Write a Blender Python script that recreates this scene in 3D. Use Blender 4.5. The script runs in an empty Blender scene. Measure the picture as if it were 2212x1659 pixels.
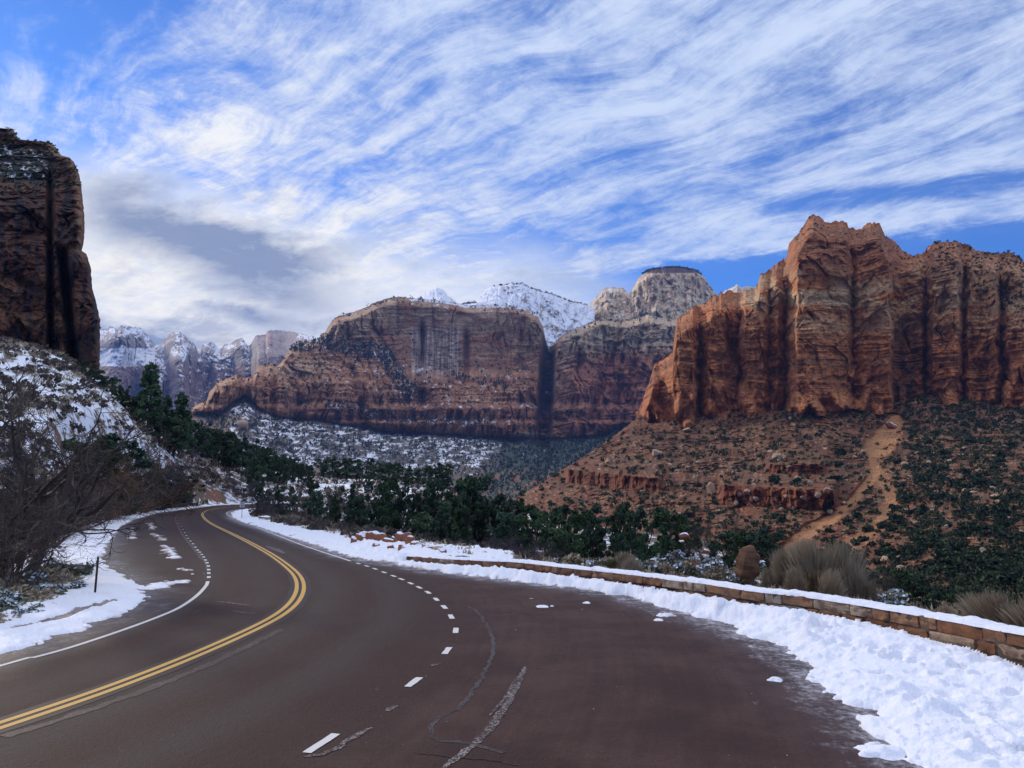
import bpy, math, random
import numpy as np
from mathutils import Vector
R_ = math.radians
scene = bpy.context.scene
# ------------------------------------------------------------------ camera
H = 3.2; F = 1662.0; TP = 0.12666; PITCH = math.atan(TP); CP, SP = math.cos(PITCH), math.sin(PITCH)
cam_d = bpy.data.cameras.new("camera"); cam = bpy.data.objects.new("camera", cam_d); scene.collection.objects.link(cam)
cam.location = (0, 0, H); cam.rotation_euler = (R_(90) + PITCH, 0, 0)
cam_d.sensor_width = 36.0; cam_d.lens = 36.0 * F / 2212.0; cam_d.clip_start = 0.1; cam_d.clip_end = 40000
scene.camera = cam
scene.view_settings.view_transform = 'Standard'; scene.view_settings.look = 'None'
scene.view_settings.gamma = 1.0; scene.view_settings.exposure = EXPOSURE = 0.15
scene.cycles.max_bounces = 5; scene.cycles.diffuse_bounces = 3; scene.cycles.volume_bounces = 0
scene.cycles.transparent_max_bounces = 4
SUN_AZ, SUN_EL = -44.0, 21.0           # bearing from +Y (negative = left), elevation
# ------------------------------------------------------------------ node maths
class E:
    """a float socket with operators"""
    nt = None
    def __init__(s, v): s.v = v
    @staticmethod
    def op(o, *a, clamp=False):
        n = E.nt.nodes.new('ShaderNodeMath'); n.operation = o; n.use_clamp = clamp
        for i, x in enumerate(a):
            if isinstance(x, E): E.nt.links.new(x.v, n.inputs[i])
            else: n.inputs[i].default_value = float(x)
        return E(n.outputs[0])
    def __add__(s, o): return E.op('ADD', s, o)
    __radd__ = __add__
    def __sub__(s, o): return E.op('SUBTRACT', s, o)
    def __rsub__(s, o): return E.op('SUBTRACT', o, s)
    def __mul__(s, o): return E.op('MULTIPLY', s, o)
    __rmul__ = __mul__
    def __truediv__(s, o): return E.op('DIVIDE', s, o)
    def __rtruediv__(s, o): return E.op('DIVIDE', o, s)
    def clamp(s): return E.op('ADD', s, 0.0, clamp=True)
    def pw(s, p): return E.op('POWER', s, p)
    def max(s, o): return E.op('MAXIMUM', s, o)
    def min(s, o): return E.op('MINIMUM', s, o)
    def abs(s): return E.op('ABSOLUTE', s)
def ss(x, a, b, t0=0.0, t1=1.0):
    n = E.nt.nodes.new('ShaderNodeMapRange'); n.interpolation_type = 'SMOOTHSTEP'
    E.nt.links.new(x.v, n.inputs[0])
    for i, k in enumerate((a, b, t0, t1)): n.inputs[1 + i].default_value = k
    return E(n.outputs[0])
def xyz(x, y, z):
    n = E.nt.nodes.new('ShaderNodeCombineXYZ')
    for i, k in enumerate((x, y, z)):
        if isinstance(k, E): E.nt.links.new(k.v, n.inputs[i])
        else: n.inputs[i].default_value = k
    return n.outputs[0]
def noise(vec, scale, detail=4, rough=0.5, dist=0.0):
    n = E.nt.nodes.new('ShaderNodeTexNoise'); n.inputs['Scale'].default_value = scale
    n.inputs['Detail'].default_value = detail; n.inputs['Roughness'].default_value = rough; n.inputs['Distortion'].default_value = dist
    if vec is not None: E.nt.links.new(vec, n.inputs['Vector'])
    return E(n.outputs[0])
def mixc(f, a, b, mode='MIX'):
    n = E.nt.nodes.new('ShaderNodeMix'); n.data_type = 'RGBA'; n.blend_type = mode; n.clamp_factor = True
    for sock, k in ((n.inputs[0], f), (n.inputs[6], a), (n.inputs[7], b)):
        if isinstance(k, E): E.nt.links.new(k.v, sock)
        elif hasattr(k, 'links'): E.nt.links.new(k, sock)
        elif isinstance(k, (tuple, list)): sock.default_value = (*k[:3], 1)
        else: sock.default_value = k
    return n.outputs[2]
def sep(vec):
    n = E.nt.nodes.new('ShaderNodeSeparateXYZ'); E.nt.links.new(vec, n.inputs[0]); return [E(o) for o in n.outputs]
# pixel (in a 2212x1659 frame) -> slopes
def slope(py):
    cy = (829.5 - np.asarray(py, float)) / F
    return (SP + cy * CP) / (CP - cy * SP)
def lat(px, py):
    cy = (829.5 - np.asarray(py, float)) / F
    return (np.asarray(px, float) - 1106.0) / F / (CP - cy * SP)
def at(px, py, Y): return np.stack([lat(px, py) * Y, np.asarray(Y, float) + 0 * np.asarray(px, float), H + slope(py) * Y], -1)
# ------------------------------------------------------------------ sky and sun
world = bpy.data.worlds.new("World"); scene.world = world; world.use_nodes = True
nt = world.node_tree; nt.nodes.clear(); E.nt = nt
out = nt.nodes.new('ShaderNodeOutputWorld'); bg = nt.nodes.new('ShaderNodeBackground'); bg.inputs[1].default_value = 1.0
bg0 = nt.nodes.new('ShaderNodeBackground')
sky = nt.nodes.new('ShaderNodeTexSky'); sky.sky_type = 'NISHITA'; sky.sun_disc = False
sky.sun_elevation = R_(SUN_EL); sky.sun_rotation = R_(SUN_AZ); sky.altitude = 1400; sky.air_density = 1.0; sky.dust_density = 0.3; sky.ozone_density = 3.0
hs = nt.nodes.new('ShaderNodeHueSaturation'); hs.inputs['Saturation'].default_value = 1.12; hs.inputs['Hue'].default_value = 0.5
nt.links.new(sky.outputs[0], hs.inputs['Color'])
hm = mixc(1.0, hs.outputs[0], (0.45, 0.80, 1.32), 'MULTIPLY'); nt.links.new(hm, bg0.inputs[0]); bg0.inputs[1].default_value = 0.12
tc = nt.nodes.new('ShaderNodeTexCoord'); dx, dy, dz = sep(tc.outputs['Generated'])
k = 1.0 / (dz.max(0.0) + 0.10)
u, v = dx * k, dy * k
yy = dy.max(0.12); a, e = dx / yy, dz / yy                     # tangent of bearing and of elevation
b = R_(-45); along = u * math.sin(b) + v * math.cos(b); across = u * math.cos(b) - v * math.sin(b)
w0 = noise(xyz(u * 0.6, v * 0.6, 3.0), 1.0, 3, 0.5); w1 = noise(xyz(u * 2.2, v * 2.2, 6.0), 1.0, 3, 0.5)
acr = across + (w0 - 0.5) * 0.55 + (w1 - 0.5) * 0.22
fine = noise(xyz(along * 3.0, acr * 15.0, 4.0), 1.2, 10, 0.72, 0.2)
n1 = noise(xyz(along * 1.0, acr * 4.4, 0.0), 1.0, 10, 0.66, 0.15)
n2 = noise(xyz(along * 0.28, acr * 1.0, 7.0), 1.0, 4, 0.5, 0.1)
n3 = noise(xyz(u, v, 1.0), 5.0, 12, 0.72, 0.30)
n4 = noise(xyz(a * 1.5, e * 4.2, 5.0), 2.3, 11, 0.62, 0.25)
n5 = noise(xyz(a * 2.0, e * 4.5, 9.0), 4.5, 11, 0.66, 0.3)
# the clear blue wedge low over the right-hand cliffs, clearer air high on the left
line = (a - 0.10).max(0.0) * 0.13 + 0.268
clear = ss(e - line + (n5 - 0.5) * 0.06, -0.035, 0.02, 1.0, 0.0) * ss(a, 0.06, 0.22)
gap2 = ss((e - (a * 0.12 + 0.325)).abs(), 0.004, 0.025, 1.0, 0.0) * ss(a, 0.26, 0.50)
tl = ss(a + (e - 0.62) * -0.55, -0.62, -0.05, 1.0, 0.0) * ss(e, 0.42, 0.62)
low = ss(e, 0.22, 0.50, 1.0, 0.0)
cov = n1 * 0.42 + fine * 0.22 + n2 * 0.34 + n3 * 0.30 + low * 0.055 - tl * 0.10 - clear * 0.42 - gap2 * 0.14 - 0.082
cirrus = (ss(cov, 0.43, 0.64) * 0.90 + (1.0 - clear) * 0.07 * ss(a, -0.7, -0.2, 0.4, 1.0)).clamp()
dens = cirrus
# heavier grey bank low on the left
bl = e + a * 0.22 + (n4 - 0.5) * 0.30 + (n3 - 0.5) * 0.12
bank = ss(bl, 0.16, 0.40, 1.0, 0.0) * ss(a + (n5 - 0.5) * 0.3, 0.0, 0.32, 1.0, 0.0)
bankd = ss(n4 * 0.55 + n3 * 0.35 + bank * 0.66, 0.46, 0.90)
dens = dens.max(bankd)
wv = (n4 - 0.5) * 0.16 + (n5 - 0.5) * 0.05
ribbon1 = ss((e - (0.318 - (a + 0.42) * 0.34) + wv).abs(), 0.0, 0.070, 1.0, 0.0) * ss(a, -0.66, -0.50) * ss(a, -0.34, -0.16, 1.0, 0.0)
ribbon2 = ss((e - (0.235 - (a + 0.42) * 0.18) + wv).abs(), 0.0, 0.030, 1.0, 0.0) * ss(a, -0.46, -0.34) * ss(a, -0.34, -0.22, 1.0, 0.0)
ribbon3 = ss((e - (0.185 - (a + 0.5) * 0.34) + wv * 0.6).abs(), 0.0, 0.028, 1.0, 0.0) * ss(a, -0.34, -0.26, 1.0, 0.0)
grey = ((ribbon1 * 1.0 + ribbon2 * 0.8 + ribbon3 * 0.9) * ss(n5 * 0.6 + n3 * 0.5, 0.38, 0.62, 0.45, 1.05) + bank * ss(n5 + n4 * 0.4, 0.55, 0.78, 0.62, 0.0) * ss(a, -0.60, -0.45)).clamp()
glow = ss((a + 0.45).abs() + (e - 0.28).abs() * 1.2, 0.05, 0.80, 1.0, 0.0)
ccol = mixc(glow, (0.66, 0.76, 0.96), (1.12, 1.08, 0.97))
ccol = mixc(ss(n3 + fine * 0.6, 0.62, 0.98, 0.35, 0.0), ccol, (0.40, 0.58, 0.92))
ccol = mixc(grey * 0.92, ccol, (0.22, 0.29, 0.46))
# bright cloud added unseen overhead to light the ground; thinner cloud behind the viewer
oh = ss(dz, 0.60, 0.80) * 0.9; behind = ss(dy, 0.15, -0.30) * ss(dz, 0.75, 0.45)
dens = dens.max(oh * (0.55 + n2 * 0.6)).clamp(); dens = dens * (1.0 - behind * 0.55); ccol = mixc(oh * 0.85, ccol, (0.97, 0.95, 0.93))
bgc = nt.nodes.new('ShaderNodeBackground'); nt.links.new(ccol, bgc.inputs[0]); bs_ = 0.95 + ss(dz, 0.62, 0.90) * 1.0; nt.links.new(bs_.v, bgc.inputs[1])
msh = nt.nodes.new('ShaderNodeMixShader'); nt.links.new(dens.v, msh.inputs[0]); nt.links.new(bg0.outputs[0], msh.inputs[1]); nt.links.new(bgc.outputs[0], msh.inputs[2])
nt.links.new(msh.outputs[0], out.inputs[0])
sun_d = bpy.data.lights.new("sun", 'SUN'); sun_d.energy = 3.2; sun_d.angle = R_(5); sun_d.color = (1.0, 0.86, 0.68)
sun = bpy.data.objects.new("sun", sun_d); scene.collection.objects.link(sun)
sd = Vector((math.sin(R_(SUN_AZ)) * math.cos(R_(SUN_EL)), math.cos(R_(SUN_AZ)) * math.cos(R_(SUN_EL)), math.sin(R_(SUN_EL))))
sun.rotation_euler = sd.to_track_quat('Z', 'Y').to_euler()
# ------------------------------------------------------------------ numeric noise
_rs = np.random.RandomState(7); _P = _rs.permutation(256); _P = np.concatenate([_P, _P, _P])
_G = _rs.normal(size=(256, 3)); _G /= np.linalg.norm(_G, axis=1)[:, None]
_GX, _GY, _GZ = [np.ascontiguousarray(_G[:, i], dtype=np.float32) for i in range(3)]; _P = _P.astype(np.int32)
from concurrent.futures import ThreadPoolExecutor
_TP = ThreadPoolExecutor(4)
def _pn(x, y, z):
    sc = [np.ndim(q) == 0 for q in (x, y, z)]; I, Fr, U = [], [], []
    for q in (x, y, z):
        q0 = np.floor(q); I.append(np.asarray(q0).astype(np.int32)); f_ = (np.asarray(q) - q0).astype(np.float32); Fr.append(f_); U.append(f_ * f_ * f_ * (f_ * (f_ * 6 - 15) + 10))
    r = np.float32(0)
    for i in (0, 1):
        wx = U[0] if i else 1 - U[0]
        if sc[0] and wx == 0: continue
        hx = _P[(I[0] + i) & 255]; fx = Fr[0] - i
        for j in (0, 1):
            wy = U[1] if j else 1 - U[1]
            if sc[1] and wy == 0: continue
            hy = _P[hx + ((I[1] + j) & 255)]; fy = Fr[1] - j; wxy = wx * wy
            for l in (0, 1):
                wz = U[2] if l else 1 - U[2]
                if sc[2] and wz == 0: continue
                g = _P[hy + ((I[2] + l) & 255)]; r = r + (_GX[g] * fx + _GY[g] * fy + _GZ[g] * (Fr[2] - l)) * (wxy * wz)
    return r * np.float32(1.4)
def pn(x, y=0.0, z=0.0, seed=0):
    x = np.asarray(x, float) + seed * 17.3; y = np.asarray(y, float) + seed * 5.0; z = np.asarray(z, float)
    sh = np.broadcast_shapes(x.shape, y.shape, z.shape); n = int(np.prod(sh)) if sh else 1
    if n < 20000 or len(sh) == 0: return _pn(x if x.ndim else x[()], y if y.ndim else y[()], z if z.ndim else z[()]).astype(float)
    ar = [np.broadcast_to(q, sh).reshape(-1) if q.ndim else q[()] for q in (x, y, z)]; ch = np.linspace(0, n, 5 if n < 400000 else 17).astype(int)
    f = lambda k: np.broadcast_to(_pn(*[q[ch[k]:ch[k + 1]] if np.ndim(q) else q for q in ar]), (ch[k + 1] - ch[k],))
    return np.concatenate(list(_TP.map(f, range(len(ch) - 1)))).astype(float).reshape(sh)
def fbm(x, y=0.0, z=0.0, o=4, seed=0, g=0.5):
    r, am, fr = 0, 1.0, 1.0
    for i in range(o): r = r + am * pn(x * fr, y * fr if not np.isscalar(y) else y, z * fr if not np.isscalar(z) else z, seed + i * 3); am *= g; fr *= 2.03
    return r
def ridge(x, y=0.0, z=0.0, o=3, seed=0):
    r, am, fr = 0, 1.0, 1.0
    for i in range(o): r = r + am * (1 - 2 * np.abs(pn(x * fr, y * fr, z * fr if not np.isscalar(z) else z, seed + i))); am *= 0.5; fr *= 2.1
    return r
def h2(i, j, seed=0):
    i = np.asarray(i).astype(np.int64); j = np.asarray(j).astype(np.int64)
    n = (i * 374761393 + j * 668265263 + seed * 1442695041) & 0x7fffffff
    n = ((n ^ (n >> 13)) * 1274126177) & 0x7fffffff
    return ((n ^ (n >> 16)) & 0xffff) / 65535.0
def sm(x, a, b):
    t = np.clip((np.asarray(x, float) - a) / (b - a), 0, 1); return t * t * (3 - 2 * t)
def lerp(a, b, t): return a + (b - a) * t
def lc(a, b, t): return np.asarray(a) + (np.asarray(b) - np.asarray(a)) * np.asarray(t)[..., None]
def pl(pts, smooth=False):
    p = np.array(pts, float); return lambda x: np.interp(x, p[:, 0], p[:, 1])
def zl(pts, sx, ox, sy, oy): return [(x * sx + ox, y * sy + oy) for x, y in pts]
def worley(x, y, seed=0):
    x = np.asarray(x, float); n = x.size
    if n < 20000: return _worley(x, y, seed)
    xf, yf = x.reshape(-1), np.broadcast_to(y, x.shape).reshape(-1); ch = np.linspace(0, n, 17).astype(int)
    r = list(_TP.map(lambda k: _worley(xf[ch[k]:ch[k + 1]], yf[ch[k]:ch[k + 1]], seed), range(16))); return tuple(np.concatenate([q[i] for q in r]).reshape(x.shape) for i in (0, 1))
def _worley(x, y, seed=0):
    """distance to nearest jittered point, its random value"""
    xi, yi = np.floor(x), np.floor(y); best = np.full(np.shape(x), 9.0); val = np.zeros(np.shape(x))
    for i in (-1, 0, 1):
        for j in (-1, 0, 1):
            cx, cy = xi + i, yi + j
            d = np.hypot(cx + h2(cx, cy, seed) - x, cy + h2(cx, cy, seed + 1) - y)
            m = d < best; best = np.where(m, d, best); val = np.where(m, h2(cx, cy, seed + 2), val)
    return best, val
# ------------------------------------------------------------------ object helpers
COL = scene.collection
def tag(o, label=None, cat=None, group=None, kind=None):
    for k_, v_ in (('label', label), ('category', cat), ('group', group), ('kind', kind)):
        if v_: o[k_] = v_
    return o
def mesh(name, V, Fc, mat=None, smooth=True, attrs=None):
    me = bpy.data.meshes.new(name); V = np.ascontiguousarray(V, dtype=np.float32).reshape(-1, 3)
    if isinstance(Fc, np.ndarray):
        n, k_ = Fc.shape
        me.vertices.add(len(V)); me.vertices.foreach_set('co', V.ravel())
        me.loops.add(n * k_); me.loops.foreach_set('vertex_index', np.ascontiguousarray(Fc, dtype=np.int32).ravel())
        me.polygons.add(n); me.polygons.foreach_set('loop_start', np.arange(0, n * k_, k_, dtype=np.int32))
        try: me.polygons.foreach_set('loop_total', np.full(n, k_, dtype=np.int32))
        except Exception: pass
        me.polygons.foreach_set('use_smooth', np.full(n, smooth)); me.update(calc_edges=True)
    else:
        me.from_pydata(V.tolist(), [], Fc); me.polygons.foreach_set('use_smooth', [smooth] * len(me.polygons)); me.update()
    for k_, v_ in (attrs or {}).items():
        v_ = np.asarray(v_, np.float32)
        if v_.ndim == 2:
            A = me.attributes.new(k_, 'FLOAT_COLOR', 'POINT'); c = np.ones((len(V), 4), np.float32); c[:, :3] = v_[:, :3]; A.data.foreach_set('color', c.ravel())
        else:
            A = me.attributes.new(k_, 'FLOAT', 'POINT'); A.data.foreach_set('value', v_.ravel())
    if mat: me.materials.append(mat)
    return me
def obj(name, me, parent=None, loc=None, **t):
    o = bpy.data.objects.new(name, me); COL.objects.link(o)
    if parent: o.parent = parent
    if loc is not None: o.location = loc
    return tag(o, **t)
def gridfaces(nr, nc, keep=None):
    i = np.arange(nr * nc).reshape(nr, nc)
    q = np.stack([i[:-1, :-1], i[1:, :-1], i[1:, 1:], i[:-1, 1:]], -1).reshape(-1, 4)
    if keep is not None: q = q[keep.reshape(-1)]
    return q
def compact(V, Fc, attrs):
    used = np.unique(Fc); m = np.full(len(V), -1, np.int64); m[used] = np.arange(len(used))
    return V[used], m[Fc], {k_: v_[used] for k_, v_ in attrs.items()}
def gnormal(Pg):
    du = np.gradient(Pg, axis=1); dv = np.gradient(Pg, axis=0); n = np.cross(du, dv)
    n /= np.linalg.norm(n, axis=-1)[..., None] + 1e-9
    s = np.sign((n * (Pg - np.array([0, 0, H]))).sum(-1)); return n * -s[..., None]
# ------------------------------------------------------------------ materials
def new_mat(name):
    m = bpy.data.materials.new(name); m.use_nodes = True; nt = m.node_tree; nt.nodes.clear(); E.nt = nt
    o = nt.nodes.new('ShaderNodeOutputMaterial'); p = nt.nodes.new('ShaderNodeBsdfPrincipled'); nt.links.new(p.outputs[0], o.inputs[0])
    p.inputs['Roughness'].default_value = 0.9; p.inputs['Specular IOR Level'].default_value = 0.25
    return m, nt, p
def attr(name, fac=False):
    n = E.nt.nodes.new('ShaderNodeAttribute'); n.attribute_name = name
    return E(n.outputs['Fac']) if fac else n.outputs['Color']
def gpos():
    n = E.nt.nodes.new('ShaderNodeNewGeometry'); return n.outputs['Position']
def bump(p, h, dist, strength=1.0):
    n = E.nt.nodes.new('ShaderNodeBump'); n.inputs['Strength'].default_value = strength; n.inputs['Distance'].default_value = dist
    E.nt.links.new(h.v, n.inputs['Height']); E.nt.links.new(n.outputs[0], p.inputs['Normal'])
SNOW = (0.77, 0.80, 0.88)
def rock_mat(name, s1, s2, bd, snow_scale, var=0.35, strat=1.0, ky=0.8):
    """albedo from attribute col, snow cover from attribute snow; s1 coarse s2 fine feature size in metres"""
    m, nt, p = new_mat(name); P = gpos(); x, y, z = sep(P)
    nA = noise(P, 1.0 / s1, 5, 0.6); nB = noise(P, 1.0 / s2, 4, 0.6)
    nW = noise(P, 0.25 / s1, 3, 0.6)
    st = noise(xyz(x * 0.10, y * 0.10, z + (nA - 0.5) * s1 * 0.5 + (nW - 0.5) * s1 * 3.0), strat / s2, 6, 0.70)
    f = 1.0 + (nA - 0.5) * var * 1.8 + (st - 0.5) * var * 2.4 * ss(nW, 0.30, 0.62) + (nB - 0.5) * var * 1.6
    c = mixc(1.0, attr('col'), xyz(f, f, f), 'MULTIPLY')
    sn = attr('snow', True); ns = noise(xyz(x, y * ky, z * 0.8), 1.0 / snow_scale, 5, 0.65)
    c = mixc(ss(ns * 0.9 + sn, 0.90, 1.02), c, SNOW)
    nt.links.new(c, p.inputs['Base Color'])
    bump(p, nB * 0.6 + st * 0.8 + nA, bd, 0.9)
    return m
def leaf_mat(name, c1, c2, snow=0.0, rough=0.8):
    m, nt, p = new_mat(name); t = attr('tint', True)
    n = E.nt.nodes.new('ShaderNodeObjectInfo'); r = E(n.outputs['Random'])
    c = mixc(t, c1, c2); k_ = r * 0.5 + 0.75
    c = mixc(1.0, c, xyz(k_, k_, k_), 'MULTIPLY')
    if snow:
        c = mixc(ss(t, 0.985 - snow, 0.99 - snow), c, (0.7, 0.75, 0.82))
    nt.links.new(c, p.inputs['Base Color']); p.inputs['Roughness'].default_value = rough
    return m
# ------------------------------------------------------------------ rock walls
def sheet(name, px, top, bot, depth, nr, mat, disp, color, jag=0.0, jagf=0.12, back=(60, 25), rows=None, tpow=1.0, **t):
    """a mountain: PX columns; TOP/BOT pixel heights; DEPTH(px,py,t) metres; DISP(P,px,py,t) metres towards the viewer; COLOR(P,n,px,py,t)->(rgb, snow)"""
    px = np.asarray(px, float); T = top(px)
    if jag: T = T + jag * (fbm(px * jagf, 0.3, o=4, seed=5) + 0.5 * np.where(h2(np.floor(px * jagf * 1.7), 1) > 0.5, 1, -1))
    B = bot(px); tt = np.linspace(0, 1, nr) ** tpow
    PX = np.broadcast_to(px, (nr, len(px))); TT = np.broadcast_to(tt[:, None], PX.shape); PY = T + (B - T) * TT
    D = depth(PX, PY, TT); P = at(PX, PY, D)
    D2 = D - disp(P, PX, PY, TT); P2 = at(PX, PY, D2)
    n = gnormal(P2); col, sn = color(P2, n, PX, PY, TT)
    bk = []
    for i in (3, 2, 1):
        q = P2[0].copy(); d = q - np.array([0, 0, H]); hd = np.stack([d[:, 0], d[:, 1], 0 * d[:, 0]], -1); hd /= np.linalg.norm(hd, axis=1)[:, None]
        q = q + hd * back[0] * (i / 3) ** 1.3; q[:, 2] -= back[1] * (i / 3) ** 1.6 * 3; bk.append(q)
    P3 = np.concatenate([np.stack(bk), P2], 0); C3 = np.concatenate([np.repeat(col[:1], 3, 0), col], 0); S3 = np.concatenate([np.repeat(sn[:1], 3, 0), sn], 0)
    me = mesh(name, P3.reshape(-1, 3), gridfaces(*P3.shape[:2]), mat, False, {'col': C3.reshape(-1, 3), 'snow': S3.reshape(-1)})
    o = obj(name, me, kind='structure', **t); return o, (PX, PY, P2, n)
def stair(z, h, seed=0, soft=0.25):
    """bedding: cumulative set-back made of ledges with thickness about h"""
    zz = z / h + 0.8 * pn(z / h * 0.37, seed * 1.7); i = np.floor(zz); f = zz - i
    return (i + sm(f, 1 - soft, 1.0)) * h, h2(i, seed, 3)
def blocks(s, z, w, h, seed=0):
    zi = np.floor(z / h + 0.5 * pn(s / w * 0.2, z / h * 0.3, 0, seed)); off = h2(zi, 0, seed) * 7
    si = np.floor(s / w + off + 0.6 * pn(s / w * 0.6, z / h * 0.5, 0, seed + 1)); return h2(si, zi, seed + 2) - 0.5
def cliff_disp(P, sc=1.0, seed=0, fl=1.0, st=1.0, bl=1.0, dref=None):
    dref = dref or float(np.median(P[..., 1])); z = P[..., 2]; s = P[..., 0] / P[..., 1] * dref + 0.12 * (P[..., 1] - dref)
    wb = fbm(s / (45 * sc), z / (45 * sc), 0.0, 3, seed + 31); s1 = s + 9 * sc * wb; z1 = z + 6 * sc * pn(s / (50 * sc), z / (35 * sc), 0, seed + 33)
    lean = s1 + 0.22 * z * pn(s / (140 * sc), 0.5, 0, seed)
    a = 14 * fl * ridge(lean / (72 * sc), z / (260 * sc), o=2, seed=seed) + 7.5 * fl * ridge(lean / (27 * sc), z / (85 * sc), o=3, seed=seed + 4)
    a = a + 5 * fl * ridge((s1 + 0.55 * z1) / (30 * sc), z1 / (120 * sc), o=2, seed=seed + 14) * sm(pn(s / (110 * sc), z / (70 * sc), 0, seed + 16), -0.15, 0.3)
    cr = np.abs(pn(lean / (30 * sc), z / (200 * sc), 0, seed + 9)); a = a - 12 * fl * np.exp(-(cr / 0.03) ** 2) * sm(pn(s / (80 * sc), z / (45 * sc), 0, seed + 19), 0.0, 0.4)
    _, v1 = worley(lean / (26 * sc), z1 / (44 * sc), seed + 40); _, v2 = worley(lean / (11 * sc), z1 / (17 * sc), seed + 43); _, v3 = worley(s1 / (5.5 * sc), z1 / (5 * sc), seed + 46)
    a = a + bl * (10 * (v1 - 0.5) + 5.5 * (v2 - 0.5) + 2.4 * (v3 - 0.5))
    m1 = 0.35 + sm(pn(s / (60 * sc), z / (40 * sc), 0, seed + 15), -0.2, 0.3)
    a = a + st * (1.8 * np.tanh(5 * pn(z1 / (12 * sc), 0.2, s / (200 * sc), seed + 7)) + 1.3 * np.tanh(5 * pn(z1 / (5.0 * sc), 0.7, s / (90 * sc), seed + 8)) * m1 + 0.7 * np.tanh(5 * pn(z1 / (2.4 * sc), 0.7, s / (50 * sc), seed + 18)) * m1)
    return (a + 2.2 * fbm(s / (8 * sc), z / (6 * sc), P[..., 1] / (9 * sc), 4, seed + 11)) * sc
RED, ORG, TAN, PALE, DRK = (0.27, 0.070, 0.028), (0.47, 0.172, 0.060), (0.52, 0.27, 0.115), (0.60, 0.45, 0.30), (0.075, 0.034, 0.027)
def varnish(P, sc, seed=0, amt=0.5):
    z = P[..., 2]; s = P[..., 0] / P[..., 1] * float(np.median(P[..., 1]))
    v = fbm(s / (7 * sc), z / (120 * sc), 0.0, 4, seed); return np.clip(sm(v, 0.0, 0.7) * amt * (0.4 + sm(pn(s / (90 * sc), z / (70 * sc), 0, seed + 5), -0.3, 0.4)), 0, 1)
def strata(P, sc, seed=0):
    z = P[..., 2] + 14 * sc * fbm(P[..., 0] / (130 * sc), P[..., 2] / (70 * sc), 0.0, 3, seed)
    return 0.75 * fbm(z / (16 * sc), 0.4, P[..., 0] / (700 * sc), 4, seed, 0.65)
rock = rock_mat("sandstone", 16, 2.6, 2.4, 9, 0.5)
rock_far = rock_mat("far_sandstone", 50, 8, 7, 20, 0.5, 1.0, 0.3)
# --- right-hand cliff
Z6 = lambda p: zl(p, .38, 1371.5, .38, 427.9)
r_top = Z6([(20,1215),(45,1150),(70,1080),(90,1020),(110,950),(160,915),(215,880),(222,800),(240,690),(290,650),(340,615),(400,605),(440,560),(480,545),(490,530),(505,545),(540,520),(560,535),(600,530),(680,510),(700,480),(712,430),(740,422),(765,405),(800,375),(865,335),(875,265),(900,232),(930,200),(960,150),(990,105),(1015,90),(1045,105),(1080,130),(1090,145),(1110,140),(1145,125),(1160,137),(1185,130),(1205,145),(1215,165),(1280,180),(1300,155),(1320,145),(1360,138),(1395,145),(1412,190),(1420,215),(1480,250),(1520,300),(1580,325),(1640,315),(1660,285),(1690,258),(1720,243),(1760,252),(1830,242),(1860,262),(1900,270),(1920,285),(1960,305),(2000,305),(2060,315),(2130,305),(2180,330),(2212,360),(2300,350),(2600,420)])
r_base = [(1370,890),(1385,897),(1400,918),(1480,910),(1600,890),(1700,890),(1780,884),(1840,868),(1900,882),(2000,855),(2060,866),(2212,878),(2400,870)]
r_prof = [(1375,1090),(1400,1030),(1425,1050),(1440,1030),(1455,990),(1498,985),(1512,1040),(1530,980),(1565,975),(1580,1000),(1594,1010),(1610,955),(1650,950),(1662,985),(1680,955),(1695,990),(1722,900),(1760,896),(1832,910),(1843,938),(1854,922),(1878,905),(1921,880),(1929,985),(1950,998),(1992,975),(2001,1000),(2014,930),(2060,905),(2072,900),(2082,932),(2092,903),(2130,900),(2150,870),(2163,905),(2180,865),(2212,850),(2400,820)]
def r_depth(px, py, t):
    w = px + 9 * pn(px / 40, py / 70, 0, 3) + 5 * fbm(px / 15, py / 25, 0.0, 2, 4) + (py - 700) * 0.035 * pn(px / 130, 0.2, 0, 8)
    d = np.interp(w, *np.array(r_prof).T); top = np.interp(px, *np.array(r_top).T)
    d = d + 85 * np.clip((900 - py) / 430, 0, 1) ** 1.3
    d = d + 70 * sm(top + 45 - py, 0, 40)                     # rounded tops lean back
    d = d - 30 * sm(py, 800, 900) * sm(pn(px / 25, py / 50, 0, 5), -0.1, 0.4)
    return d
def r_disp(P, px, py, t): return cliff_disp(P, 0.95, 2) * sm(t, 0, 0.06)
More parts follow.
